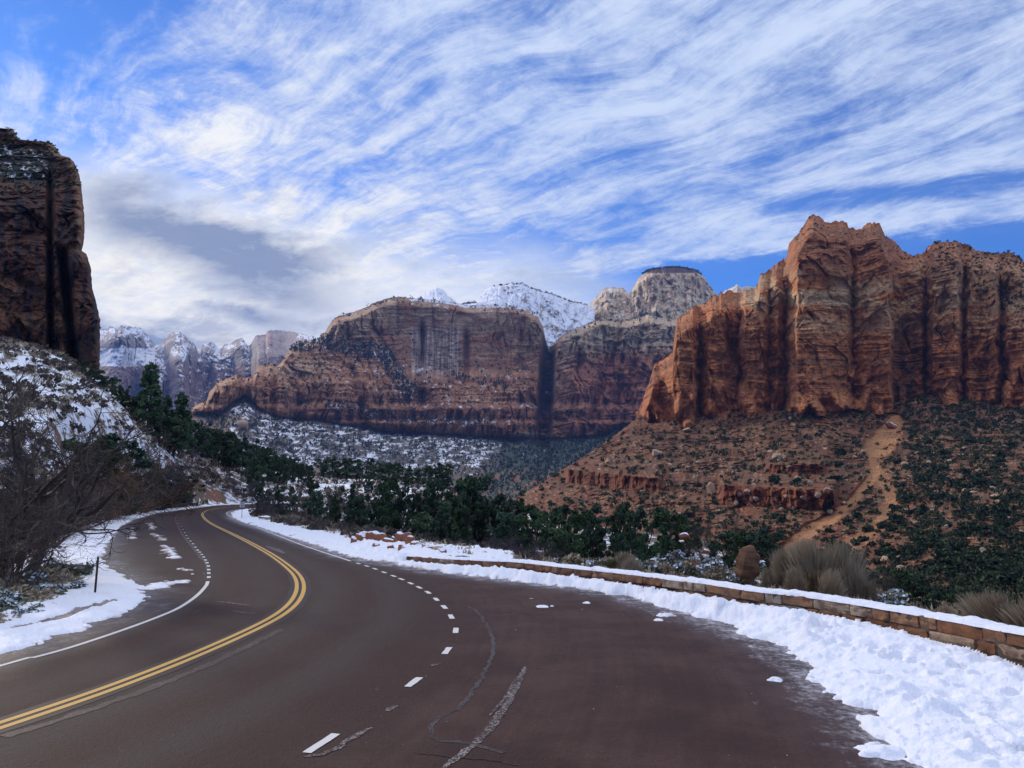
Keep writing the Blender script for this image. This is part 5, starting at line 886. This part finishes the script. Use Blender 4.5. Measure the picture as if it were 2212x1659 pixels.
# ------------------------------------------------------------------ boulders
def hit(px, py, y0=25.0):
    Ys = np.geomspace(y0, 480, 400); X_ = lat(px, py) * Ys; zt = terrain(X_, Ys, None, False); zr = H + slope(py) * Ys; k_ = np.flatnonzero(zr < zt); return float(Ys[k_[0]]) if len(k_) else 200.0
def boulder(name, px, Y, base_py, w_px, h_px, seed, mat, label, group=None, sub=4, z=None, cut=0.30, rot=None, groove=False):
    X_ = float(lat(px, base_py) * Y); zb = H + float(slope(base_py)) * Y; w = w_px / F * Y / 2; h = h_px / F * Y / 2 * 1.25
    V, Fc = ico(sub, seed, (w, w * 0.9, h), cut)
    if groove: V = V / (np.abs(V / np.array([w, w * .9, h])).max(1)[:, None] ** 0.45); zz = V[:, 2] / h; k_ = 1 + 0.07 * np.sin(zz * 11 + 2.5 * V[:, 0] / w) + 0.10 * np.tanh(6 * np.sin(zz * 3.1 + 1.0)) - 0.12 * (zz < -0.2); V[:, 0] = V[:, 0] * k_ + 0.18 * w * zz; V[:, 1] *= k_
    o = obj(name, mesh(name, V, Fc, mat, True), None, (X_, Y, zb + h * 0.6), label=label, cat="boulder", group=group); o.rotation_euler = rot or (0, 0, seed * 1.3); return o
boulder("boulder", 1616, 36, 1262, 44, 82, 7, M_BROCK, "big banded brown boulder standing behind the wall beside the straw bush", cut=0.26, sub=5, rot=(0.10, 0.06, 0.2), groove=True)
PB = [(764,1178,15,13),(772,1176,20,15),(787,1170,26,14),(806,1171,30,16),(822,1176,26,16),(838,1182,22,14),(849,1180,18,16),(862,1176,22,18),(876,1176,22,20),(886,1184,22,18),(897,1190,24,14),(908,1190,22,14),(920,1196,22,14),(930,1198,20,12),(943,1199,26,14),(955,1200,24,10),(845,1190,16,8),(812,1186,14,8),(868,1192,18,10)]
for i, (px, py, w_, h_) in enumerate(PB):
    Y = float(gp(px, py + 6)[1]); boulder("boulder", px, Y, py - 3, w_ * 1.3, h_ * 1.35, 60 + i, M_PROCK if i in (14,) else M_RROCK, f"snow-capped red boulder in the heap at the wall's start, {ordn(i)} from its far end" if i != 14 else "pale grey boulder at the wall end of the red heap", "red boulder heap by the wall", 3)
for i, (px, Y, py, w_, h_) in enumerate([(1480,62,1164,26,14),(1472,60,1172,14,6),(1524,52,1196,24,12),(1490,50,1228,10,5),(1420,50,1215,40,10)]):
    boulder("boulder", px, Y, py, w_, h_, 90 + i, M_RROCK, f"dark red rock poking out of the snow patch behind the wall, {ordn(i)} of them", "rocks in the snow patch", 3)
for i, (px, Y, py, w_, h_) in enumerate([(317,150,925,12,8),(240,100,1100,12,5),(575,102,1119,34,5)]):
    boulder("boulder", px, hit(px, py) if i < 2 else Y, py, w_, h_, 110 + i, M_RROCK, ("rust-red rock on the snowy bank above the road, {} along".format(ordn(i)) if i < 2 else "flat red stone at the foot of the speed sign"), "red rocks on the bank", 3)
boulder("boulder", 205 + 22, float(gp(225, 1284)[1]), 1286, 44, 9, 130, M_RROCK, "flat dark red rock in the snow behind the slim marker post", None, 4)
boulder("boulder", 183, float(gp(185, 1281)[1]), 1282, 16, 9, 131, M_RROCK, "small snow-topped rock left of the slim marker post", None, 4)
# ------------------------------------------------------------------ low stone wall
def stones():
    rs = np.random.RandomState(9); L = resample(wall_xy, 0.05); d = np.concatenate([[0], np.cumsum(np.linalg.norm(np.diff(L, axis=0), axis=1))]); T = np.gradient(L, axis=0); T /= np.linalg.norm(T, axis=1)[:, None]; N = np.stack([-T[:, 1], T[:, 0]], -1)
    if (N[len(N) // 2] * np.array([1, 1])).sum() < 0: N = -N
    bx = bpy.data.meshes; parts = []; n = 7
    g1 = np.linspace(-1, 1, n); sphere = []
    q = []
    for ax in range(3):
        for sgn in (-1, 1):
            A_, B_ = np.meshgrid(g1, g1, indexing='ij'); C_ = np.full(A_.shape, float(sgn)); k_ = [None] * 3; k_[ax] = C_; k_[(ax + 1) % 3] = A_; k_[(ax + 2) % 3] = B_; q.append((np.stack(k_, -1).reshape(-1, 3), gridfaces(n, n)))
    UV = np.concatenate([a_ for a_, _ in q]); UF = np.concatenate([f_ + i * n * n for i, (_, f_) in enumerate(q)])
    crn = np.minimum(1 - np.abs(UV[:, 0]), 1) ; 
    fx = lambda s_: (np.stack([np.interp(s_, d, L[:, 0]), np.interp(s_, d, L[:, 1])], -1), np.stack([np.interp(s_, d, T[:, 0]), np.interp(s_, d, T[:, 1])], -1), np.stack([np.interp(s_, d, N[:, 0]), np.interp(s_, d, N[:, 1])], -1))
    tot = d[-1]; Vs, Fs, Ts, o_ = [], [], [], 0
    hh_ = gz(L[:, 1]) + wall_h(1106 + L[:, 0] / L[:, 1] * F * (CP + 0.0)); top_at = lambda s_: np.interp(s_, d, hh_)
    for course, (z1, z0) in enumerate(((0.0, -0.24), (-0.25, -0.47), (-0.48, -0.9))):
        s_ = -0.2 - rs.uniform(0, .4)
        while s_ < tot:
            ln = rs.uniform(0.30, 1.05); a0, a1 = max(s_ + 0.008, 0.0), min(s_ + ln - 0.008, tot); s_ += ln
            if a1 - a0 < 0.12: continue
            hx, hz = (a1 - a0) / 2, (z1 - z0) / 2 * rs.uniform(0.94, 1.0); th_ = 0.23 + rs.uniform(-0.015, 0.02); U = UV * np.array([1, 1, 1])
            rad = 0.035; ext = np.array([hx, th_, hz]); Pp = U * ext; cl = np.clip(Pp, -(ext - rad), ext - rad); dlt = Pp - cl; ln_ = np.linalg.norm(dlt, axis=1)[:, None]; Pp = cl + dlt / np.maximum(ln_, 1e-6) * np.minimum(ln_, rad)
            sd_ = rs.uniform(0, 99); nz_ = fbm(Pp[:, 0] * 4 + sd_, Pp[:, 1] * 4 + sd_, Pp[:, 2] * 5, 4, 3); Pp[:, 1] += 0.055 * nz_ * np.sign(Pp[:, 1]); Pp[:, 2] += 0.016 * nz_; Pp[:, 0] += 0.012 * nz_
            c0, t0, n0 = fx(np.clip((a0 + a1) / 2 + Pp[:, 0], 0, tot)); zc = top_at(np.array([(a0 + a1) / 2 + 0.0]))[0] + (z1 + z0) / 2
            X_ = c0 + n0 * (Pp[:, 1] + 0.23)[:, None]; zz = zc + Pp[:, 2] + rs.uniform(-.012, .012) + 0.5 * Pp[:, 0] * rs.uniform(-.04, .04) + (top_at((a0 + a1) / 2 + Pp[:, 0]) - top_at(np.array([(a0 + a1) / 2]))[0])
            Vs.append(np.concatenate([X_, zz[:, None]], 1)); Fs.append(UF + o_); o_ += len(UV); Ts.append(np.full(len(UV), rs.uniform(0, 1)))
    core = []
    s2 = np.linspace(0.03, tot - .03, 160); c0, t0, n0 = fx(s2); tz = top_at(s2); prof = [(0.03, -0.95), (0.03, -0.02), (0.43, -0.02), (0.43, -0.95)]
    Cr = np.stack([np.concatenate([c0 + n0 * a_, (tz + b_)[:, None]], 1) for a_, b_ in prof], 1)
    # snow lying on the coping
    s3 = np.linspace(0.0, tot, 700); c3, t3, n3_ = fx(s3); tz3 = top_at(s3); u_ = np.linspace(0, 1, 13); S_, U_ = np.meshgrid(s3, u_, indexing='ij')
    wv = 0.035 * fbm(S_ / 0.35, 0.3, o=4, seed=3); th3 = np.clip(0.065 + 0.060 * fbm(S_ / 0.7, 0.9, o=4, seed=5) + 0.025 * fbm(S_ / 0.15, U_ * 3, o=2, seed=6), 0.012, .2)
    a_ = lerp(-0.005 + wv, 0.50, U_); hh = th3 * np.clip(np.sin(np.clip(U_, 0.0, 1) * math.pi), 0, 1) ** 0.35 - 0.015 * (U_ < 0.01) 
    Sn = np.concatenate([c3[:, None] + n3_[:, None] * a_[..., None], (tz3[:, None] + hh)[..., None]], -1)
    return np.concatenate(Vs), np.concatenate(Fs), np.concatenate(Ts), Cr, Sn
V, Fc, T, Cr, Sn = stones()
m, nt, p = new_mat("wall_stone"); P_ = gpos(); t = attr('tint', True); a_ = noise(P_, 3.5, 5, 0.6); b_ = noise(P_, 22, 4, 0.65); x, y, z = sep(P_); s_ = noise(xyz(x, y, z * 6.0), 4.0, 4, 0.6)
c = mixc(t, (0.22, 0.095, 0.042), (0.36, 0.20, 0.11)); c = mixc(ss(t, 0.80, 0.86), c, (0.42, 0.31, 0.21)); c = mixc(ss(a_ + s_ * 0.4, 0.62, 0.85) * 0.75, c, (0.12, 0.055, 0.035)); k_ = 0.6 + b_ * 0.8; c = mixc(1.0, c, xyz(k_, k_, k_), 'MULTIPLY'); nt.links.new(c, p.inputs['Base Color']); bump(p, a_ * .6 + b_ * .5 + s_ * .4, 0.03, 0.9)
wall = obj("stone_wall", None, None, (float(wall_xy[0][0]), float(wall_xy[0][1]), 0), label="low wall of reddish sandstone blocks along the lookout, snow lying on its top", cat="wall")
off_w = np.array([wall_xy[0][0], wall_xy[0][1], 0]); obj("stonework", mesh("stonework", V - off_w, Fc, m, True, {'tint': T}), wall)
m, nt, p = new_mat("mortar"); p.inputs['Base Color'].default_value = (0.10, 0.07, 0.055, 1); obj("mortar_core", mesh("mortar_core", (Cr - off_w).reshape(-1, 3), gridfaces(*Cr.shape[:2]), m), wall)
obj("snow_cap", mesh("snow_cap", (Sn - off_w).reshape(-1, 3), gridfaces(*Sn.shape[:2]), M_SNOW, True, {'dirt': np.zeros(Sn.shape[0] * Sn.shape[1])}), wall)
# ------------------------------------------------------------------ sign and posts
def simple(name, col, rough=0.6, metal=0.0):
    m, nt, p = new_mat(name); P_ = gpos(); n_ = noise(P_, 30, 3); k_ = 0.8 + n_ * 0.4; c = mixc(1.0, (*col,), xyz(k_, k_, k_), 'MULTIPLY'); nt.links.new(c, p.inputs['Base Color']); p.inputs['Roughness'].default_value = rough; p.inputs['Metallic'].default_value = metal; return m
M_POST = simple("rusty_steel", (0.045, 0.028, 0.03), 0.7); M_SIGN = simple("sign_white", (0.62, 0.60, 0.62), 0.5); M_INK = simple("sign_black", (0.02, 0.02, 0.02), 0.6); M_GALV = simple("galvanised", (0.10, 0.10, 0.11), 0.5, 0.3)
def box(x0, x1, y0, y1, z0, z1):
    V = np.array([[x, y, z] for z in (z0, z1) for y in (y0, y1) for x in (x0, x1)], float); return V, np.array([[0, 2, 3, 1], [4, 5, 7, 6], [0, 1, 5, 4], [2, 6, 7, 3], [0, 4, 6, 2], [1, 3, 7, 5]])
def boxes(name, bs, mat, parent=None):
    V, Fc, T = join([box(*b_) for b_ in bs]); return obj(name, mesh(name, V, Fc, mat, False, {'tint': T}), parent)
def rrect(w, h, r, th):
    pts = [(sx * (w / 2 - r) + r * math.cos(a_), sz * (h / 2 - r) + r * math.sin(a_)) for sx, sz, a0 in ((1, 1, 0), (-1, 1, 90), (-1, -1, 180), (1, -1, 270)) for a_ in np.radians(np.linspace(a0, a0 + 90, 6))]
    n = len(pts); V = [(x_, -th, z_) for x_, z_ in pts] + [(x_, 0, z_) for x_, z_ in pts]; return V, [list(range(n)), list(range(n, 2 * n))[::-1]] + [[i, (i + 1) % n, (i + 1) % n + n, i + n] for i in range(n)]
w_ = gp(522, 1120.5); X_, Y_ = w_; s_top = H + float(slope(1083.5)) * Y_; zb = float(gz(Y_)); sh = (1095 - 1083.2) / F * Y_ * 1.04; sw = sh * 0.8
sign = obj("speed_limit_sign", None, None, (X_, Y_, zb), label="small white speed limit 30 sign on a thin post inside the bend", cat="road sign"); sign.rotation_euler = (0, 0, math.atan2(-X_, Y_) * 0.85)
boxes("post", [(-.035, .035, 0, .05, -.3, s_top - zb - 0.1)], M_GALV, sign)
V, Fc = rrect(sw, sh, 0.04, 0.012); pan = obj("panel", mesh("panel", V, Fc, M_SIGN, False), sign, (0, -0.01, s_top - zb - sh / 2)); V, Fc = rrect(sw * .94, sh * .95, 0.03, 0.004); inn = obj("border", mesh("border", V, Fc, M_INK, False), pan, (0, -0.010, 0)); V, Fc = rrect(sw * .90, sh * .92, 0.03, 0.004); obj("face", mesh("face", V, Fc, M_SIGN, False), pan, (0, -0.013, 0))
def text(body, size, z_, parent, sx=1.0):
    cu = bpy.data.curves.new("lettering", 'FONT'); cu.body = body; cu.size = size; cu.align_x = 'CENTER'; cu.align_y = 'CENTER'; cu.extrude = 0.002; cu.offset = 0.006 * size * 3; t_ = bpy.data.objects.new("tmp", cu); COL.objects.link(t_)
    me = bpy.data.meshes.new_from_object(t_.evaluated_get(bpy.context.evaluated_depsgraph_get())); bpy.data.objects.remove(t_); me.name = "lettering"; me.materials.clear(); me.materials.append(M_INK); o = obj("lettering", me, parent, (0, -0.020, z_)); o.rotation_euler = (R_(90), 0, 0); o.scale = (sx, 1, 1); return o
text("SPEED", sh * 0.21, sh * 0.33, pan, 1.0); text("LIMIT", sh * 0.21, sh * 0.13, pan, 1.05); text("30", sh * 0.52, -sh * 0.22, pan, 1.1)
w_ = gp(204.5, 1288); X_, Y_ = w_; hp = H + float(slope(1203)) * Y_ - gz(Y_)
V, Fc, T = join([box(-.028, -.010, -.012, .012, -.3, hp), box(.010, .028, -.012, .012, -.3, hp), box(-.012, .012, .004, .014, -.3, hp)] + [box(-.012, .012, -.006, .004, z_, z_ + 0.02) for z_ in np.arange(0.02, hp - 0.03, 0.05)])
mp = obj("marker_post", None, None, (float(X_), float(Y_), float(gz(Y_))), label="slim dark steel marker post leaning slightly in the snow of the near verge", cat="post"); obj("channel", mesh("channel", V, Fc, M_POST, False), mp); mp.rotation_euler = (0.0, 0.02, 0.3)
obj("bolt", mesh("bolt", *box(-.012, .012, -.03, -.012, hp * .62, hp * .62 + .024), M_GALV, False), mp)
for i, (px, py, top, lab) in enumerate(((244, 1113, 1098, "short dark wooden stump post beside the low olive bush at the lay-by"), (370, 1103, 1087, "thin delineator post at the outside of the far bend"))):
    X_, Y_ = gp(px, py); hp = H + float(slope(top)) * Y_ - gz(Y_); q = obj("roadside_post", None, None, (float(X_), float(Y_), float(gz(Y_))), label=lab, cat="post"); wd = 0.14 if i == 0 else 0.05
    V, Fc = tube([(0, 0, -.3), (0, 0, hp * .5), (0.02, 0, hp)], [wd, wd * .95, wd * .9], 8); obj("shaft", mesh("shaft", V, Fc, M_POST), q)
    V, Fc = ico(2, 3 + i, (wd * 1.1, wd * 1.1, wd * .35), .1); obj("snow_cap", mesh("snow_cap", V, Fc, M_SNOWB, True, {'tint': np.ones(len(V))}), q, (0.02, 0, hp))
X_, Y_, z_ = gzat(341, 168); s_ = obj("notice_sign", None, None, (X_, Y_, z_), label="tiny pale rectangular sign on the ridge below the tall pine", cat="sign"); zt = H + float(slope(819)) * Y_ - z_
boxes("panel", [(-.55, .55, -.02, .02, max(zt, 1) - .35, max(zt, 1) + .35)], simple("grey_panel", (0.28, 0.29, 0.34)), s_); boxes("post", [(-.05, .05, .02, .1, -.3, max(zt, 1))], M_POST, s_)
# ------------------------------------------------------------------ bushes and rocks over the far slopes
def scatter(rs, G, n, dens):
    PX_, PY_, P_, n_ = G; d = dens(PX_, PY_, n_).ravel().astype(float); d[d < 0] = 0; k_ = rs.choice(d.size, n, p=d / d.sum()); jit = rs.uniform(-.6, .6, (n, 2)); return P_.reshape(-1, 3)[k_], PX_.ravel()[k_], PY_.ravel()[k_]
def bush_unit(seed, q=46):
    rs = np.random.RandomState(seed); B = [(rs.uniform(-.45, .45), rs.uniform(-.45, .45), rs.uniform(.25, .75), rs.uniform(.3, .5)) for _ in range(6)]; C, k_ = in_blobs(rs, B, q); bt = rs.uniform(0, 1, 6); return tufts(rs, C, rs.uniform(.16, .34, q), np.clip(bt[k_] * .7 + rs.uniform(0, .3, q), 0, 1), 1.0)
BU = [bush_unit(s_, 130) for s_ in range(5)]; BL = [bush_unit(s_, 26) for s_ in range(6)]
BM = [mesh("bush", *u_[:2], M_BUSH, False, {'tint': u_[2]}) for u_ in BU]
def mass(name, Pts, size, units, rs, mat, label, zs=1.0):
    Vs, Fs, Ts, o_ = [], [], [], 0
    for i, q in enumerate(Pts):
        V, Fc, T = units[rs.randint(len(units))]; a_ = rs.uniform(0, 6.28); R = np.array([[math.cos(a_), -math.sin(a_), 0], [math.sin(a_), math.cos(a_), 0], [0, 0, zs]]); Vs.append((V * size[i]) @ R.T + q); Fs.append(Fc + o_); Ts.append(np.clip(T * 0.7 + rs.uniform(0, .35), 0, 1)); o_ += len(V)
    return obj(name, mesh(name, np.concatenate(Vs), np.concatenate(Fs), mat, False, {'tint': np.concatenate(Ts)}), label=label, kind='stuff')
rs = np.random.RandomState(77)
def t_dens(px, py, n_):
    d = 0.8 + 1.5 * sm(pn(px / 34, py / 18, 0, 4), -0.2, 0.5) + 2.6 * sm(px, 1850, 2000) * sm(pn(px / 60, py / 40, 0, 7), -0.45, 0.1) + 1.4 * sm(py, 925, 895) * sm(px, 1560, 1650)
    d = d * (1 - 0.93 * sandm(px, py)) * (1 - 0.9 * np.maximum(band1(px, py), band2(px, py))) * (0.45 + 0.55 * sm(px, 1180, 1500)); return d * (py < 1330) * sm(n_[..., 2], 0.1, 0.4) * (px < 2260)
Pb, bx_, by_ = scatter(rs, g_t, 6200, t_dens); sz = rs.uniform(1.5, 4.2, 6200) * np.where(rs.uniform(size=6200) < 0.15, 1.35, 1) * (0.75 + 0.35 * sm(Pb[:, 1], 250, 800)); vis = (bx_ < 2212) & (by_ < np.interp(bx_, [1100, 1250, 1500, 1700, 1880, 2212], [1060, 1090, 1120, 1150, 1220, 1270])); app = sz / Pb[:, 1] * vis
big = np.argsort(-app)[:270]; rest = np.setdiff1d(np.arange(6200), big)
ZN = [(lambda x, y: sandm(x, y) > .2, "on the sand chute"), (lambda x, y: y < 935 and x > 1850, "in the far-right cliff-foot scrub"), (lambda x, y: y < 935, "right under the big cliff"), (lambda x, y: x > 1950 and y < 1080, "in the upper far-right scrub"), (lambda x, y: x > 1950, "in the lower far-right scrub"), (lambda x, y: x > 1830, "beside the sand chute"), (lambda x, y: x < 1450 and y < 1030, "above the left red ledge"), (lambda x, y: x < 1450, "below the left red ledge"), (lambda x, y: y < 1060, "above the right red ledge"), (lambda x, y: True, "under the right red ledge")]
def zone_labels(items, what, group):
    """items: (object, px, py, size); each gets its own label: zone, row from the top, place in the row"""
    by = {}
    for it in items: by.setdefault([w_ for f_, w_ in ZN if f_(np.float64(it[1]), np.float64(it[2]))][0], []).append(it)
    for zn, L in by.items():
        L.sort(key=lambda q: q[2]); per = 15
        for r_ in range(0, len(L), per):
            row = sorted(L[r_:r_ + per], key=lambda q: q[1]); med = np.median([q[3] for q in L])
            for k_, (o, x_, y_, s_) in enumerate(row): tag(o, f"{'large' if s_ > med else 'small'} {what} {zn}, row {ordn(r_ // per)} from top, {ordn(k_)} from left", what.split()[-1], group)
itm = []
for i in big:
    o = bpy.data.objects.new("bush", BM[i % 5]); COL.objects.link(o); o.location = Pb[i] - np.array([0, 0, .15 * sz[i]]); o.scale = (sz[i], sz[i], sz[i] * rs.uniform(.8, 1.15)); o.rotation_euler = (0, 0, rs.uniform(0, 6.28)); itm.append((o, bx_[i], by_[i], app[i]))
zone_labels(itm, "dark bush", "juniper bushes on the red slope")
mass("scrub", Pb[rest], sz[rest] * .85, BL, rs, M_BUSH, "dark scrub scattered over the red slope under the right-hand cliff")
Pr, rx, ry = scatter(rs, g_t, 2600, lambda px, py, n_: (0.2 + sm(pn(px / 50, py / 30, 0, 14), -0.1, 0.5) + 0.6 * np.exp(-((py - 985) / 45) ** 2)) * (1 - .95 * sandm(px, py)) * (py < 1330) * (px < 2260) * (1 - 0.8 * sm(px, 1850, 2000) * 0.5)); rsz = 0.45 + 2.4 * rs.uniform(size=2600) ** 6
RM = [mesh("boulder", *ico(2, 200 + s_, (1, .8, .6), .4), M_PROCK, False) for s_ in range(6)]
vis = (rx < 2212) & (ry < np.interp(rx, [1100, 1500, 1880, 2212], [1060, 1120, 1220, 1270])); app = rsz / Pr[:, 1] * vis; bigr = np.argsort(-app)[:110]; restr = np.setdiff1d(np.arange(2600), bigr)
itm = []
for i in bigr:
    o = bpy.data.objects.new("boulder", RM[i % 6]); COL.objects.link(o); o.location = Pr[i]; k_ = rsz[i] * 1.5; o.scale = (k_, k_, k_); o.rotation_euler = (rs.uniform(-.4, .4), rs.uniform(-.4, .4), rs.uniform(0, 6.28)); itm.append((o, rx[i], ry[i], app[i]))
zone_labels(itm, "pale boulder", "pale boulders on the red slope")
RL = [(*ico(1, 300 + s_, (1, .8, .55), .4), None) for s_ in range(5)]; RL = [(v_, f_, np.full(len(v_), .5)) for v_, f_, _ in RL]
M_RUB = leaf_mat("rubble", (0.26, 0.15, 0.09), (0.50, 0.36, 0.24)); mass("rubble", Pr[restr], rsz[restr], RL, rs, M_RUB, "small pale rocks strewn over the red slope")
def on_t(px, py):
    k_ = np.argmin((g_t[0] - px) ** 2 + (g_t[1] - py) ** 2); return g_t[2].reshape(-1, 3)[k_]
for px, py, w_, h_, lab, mt in ((1536,1066,34,30,"big pale conical boulder between the two red ledges",M_PROCK),(1678,992,22,18,"pale wedge-shaped boulder below the cliff above the upper red ledge",M_PROCK),(1418,985,30,16,"long pale slab on the left part of the slope",M_PROCK),(1925,925,26,14,"reddish block on top of the sand chute",M_RROCK),(1313,1000,16,8,"small pale block near the slope's outline",M_PROCK),(1486,932,22,9,"flat grey slab just under the cliff corner",M_PROCK)):
    q = on_t(px, py); boulder("boulder", px, q[1] - 2, py, w_, h_, int(px) % 97, mt, lab, None, 4, cut=.35)
q = g_c[2].reshape(-1, 3)[np.argmin((g_c[0] - 523) ** 2 + (g_c[1] - 925) ** 2)]; boulder("boulder", 523, q[1] - 15, 925, 30, 18, 33, M_PROCK, "huge tan boulder on the snowy slope below the end of the great wall", None, 4)
# snow-dusted forest under the great wall, trees on its ledges and on the rims
BF = [bush_unit(50 + s_, 12) for s_ in range(6)]
def c_dens(px, py, n_):
    tal = np.interp(px, *np.array(c_tal).T); return (py > tal - 4) * (0.5 + 0.5 * sm(pn(px / 12, py / 9, 0, 5), -0.3, 0.3)) * (1 + 1.2 * sm(px + (py - 950) * .5, 1040, 1130)) + 1.6 * (seg_d(px, py, bench) < 17) + 1.3 * (seg_d(px, py, ledge1) < 7) + 1.2 * (seg_d(px, py, ledge2) < 9) + 0.25 * sm(n_[..., 2], .45, .7) * (py < tal)
Pf, fx_, fy_ = scatter(rs, g_c, 10500, c_dens); M_FF = leaf_mat("far_forest", (0.016, 0.03, 0.032), (0.040, 0.062, 0.060)); mass("forest", Pf, rs.uniform(3.5, 8.0, 10500) * (Pf[:, 1] / 2100), BF, rs, M_FF, "dark trees among snow on the slope under the great wall", 1.5)
rim = []
for G in (g_r,): 
    PX_, PY_, P_, n_ = G; m_ = (PX_ > 2020) & (PY_ < 560 + (PX_ - 2020) * 0.75) & (PX_ < 2300); k_ = np.flatnonzero(m_.ravel()); k_ = rs.choice(k_, 420); rim.append((P_.reshape(-1, 3)[k_], rs.uniform(1.5, 3.6, 420)))
    k_ = rs.choice(np.flatnonzero(((PX_ > 1700) & (PY_ < np.interp(PX_, *np.array(r_top).T) + 26) & (n_[..., 2] > .3)).ravel()), 260); rim.append((P_.reshape(-1, 3)[k_], rs.uniform(1.0, 2.6, 260)))
mass("scrub", np.concatenate([a_ for a_, _ in rim]), np.concatenate([b_ for _, b_ in rim]), BL, rs, M_BUSH, "dark scrub on the rims and top of the right-hand cliff")
ll = g_l; m_ = (ll[0] > -40) & (ll[1] < 420 - .1 * ll[0]) & (ll[1] > 290); k_ = rs.choice(np.flatnonzero(m_.ravel()), 420); q1 = ll[2].reshape(-1, 3)[k_]; m_ = (ll[1] > 700) & (ll[0] > -40); k_ = rs.choice(np.flatnonzero(m_.ravel()), 150); q2 = ll[2].reshape(-1, 3)[k_]
ed_ = ll[2][np.clip(rs.randint(10, 60, 60), 0, 400), np.full(60, nx - 1 - rs.randint(0, 12, 60))]
mass("scrub", np.concatenate([q1, q2, ed_]), rs.uniform(.5, 1.5, len(q1) + len(q2) + 60), BL, rs, M_BUSH, "dark scrub clinging to the top and foot of the left-hand cliff")
pts = []
for path, Y, n, s0 in (([(1385,592),(1405,582),(1440,577),(1475,577),(1505,585),(1515,592)], 3680, 200, 8), ([(1500,590),(1520,605),(1540,628)], 3900, 40, 7), ([(1066,617),(1105,613),(1130,613),(1150,623),(1180,631),(1215,644),(1238,652),(1268,658)], 3260, 120, 7), ([(996,657),(1030,653)], 3100, 30, 8), ([(700,735),(745,702),(780,672),(830,650),(880,643)], 2900, 40, 5), ([(1240,712),(1300,690),(1345,694)], 2900, 50, 7), ([(1370,700),(1395,678),(1420,695),(1450,700)], 3300, 60, 9)):
    p_ = resample(np.array(path, float), 0.5); k_ = rs.randint(0, len(p_), n); q = at(p_[k_, 0], p_[k_, 1] + rs.uniform(0, 3, n), np.full(n, Y) - rs.uniform(0, 40, n)); pts.append((q, rs.uniform(.5, 1.3, n) * s0))
mass("forest", np.concatenate([a_ for a_, _ in pts]), np.concatenate([b_ for _, b_ in pts]), BF, rs, M_FF, "tiny dark trees along the skyline of the far summits")
# tussocks and small scrub over the near slopes
def gscatter(n, tests, seed):
    rs_ = np.random.RandomState(seed); px = rs_.uniform(-150, 2300, n * 6); Y = np.exp(rs_.uniform(math.log(16), math.log(430), n * 6)); X = lat(px, 1040) * Y; dr_ = sdist(X, Y, ROADP); ok = (dr_ > 3.2) & tests(px, X, Y, dr_); X, Y, px = X[ok][:n], Y[ok][:n], px[ok][:n]; Z = terrain(X, Y); return np.stack([X, Y, Z], -1), px, rs_
gp_, gx, rs2 = gscatter(5200, lambda px, X, Y, d_: ((px < 1120) & (Y > 20)) | ((px > 1000) & (wall_side(X, Y) > 0.8) & (wall_side(X, Y) < 1e8) & (pn(X / 5, Y / 5, 0, 3) > -0.1)), 5)
GT = []
for s_ in range(6):
    rr_ = np.random.RandomState(400 + s_); n = 44; C = np.stack([rr_.normal(size=n) * .28, rr_.normal(size=n) * .28, rr_.uniform(.05, .5, n)], -1); GT.append(tufts(rr_, C, rr_.uniform(.03, .08, n), rr_.uniform(0, .95, n), 4.5, 1.6))
mass("grass", gp_, (0.4 + 0.7 * rs2.uniform(size=len(gp_))) * (0.45 + gp_[:, 1] / 170) * (1 + 0.2 * (gx < 460) * (gp_[:, 1] > 40)), GT, rs2, M_TAN, "dry grass tussocks and low brush poking through the snow")
gp_, gx, rs2 = gscatter(4200, lambda px, X, Y, d_: (px < 1120) & (Y > 45) & (pn(X / 7, Y / 7, 0, 2) > -0.15), 8)
mass("undergrowth", gp_, (0.4 + 0.8 * rs2.uniform(size=len(gp_))) * (0.6 + gp_[:, 1] / 230), BL, rs2, leaf_mat("twiggy", (0.045, 0.035, 0.032), (0.12, 0.09, 0.07)), "low twiggy brown undergrowth over the snowy slopes")
# ------------------------------------------------------------------ haze
def haze(density=3.4e-5, color=(0.26, 0.42, 1.0)):
    m = bpy.data.materials.new("haze"); m.use_nodes = True; nt = m.node_tree; nt.nodes.clear(); o = nt.nodes.new('ShaderNodeOutputMaterial'); v_ = nt.nodes.new('ShaderNodeVolumePrincipled'); v_.inputs['Color'].default_value = (*color, 1); v_.inputs['Density'].default_value = density; v_.inputs['Anisotropy'].default_value = 0.0
    nt.links.new(v_.outputs[0], o.inputs['Volume']); V, Fc = box(-9600, 9600, -9600, 9600, -78, 1900); obj("haze", mesh("haze", V, Fc, m, False), kind='stuff', label="thin blue haze filling the canyon")
HAZE = True
if HAZE: haze()
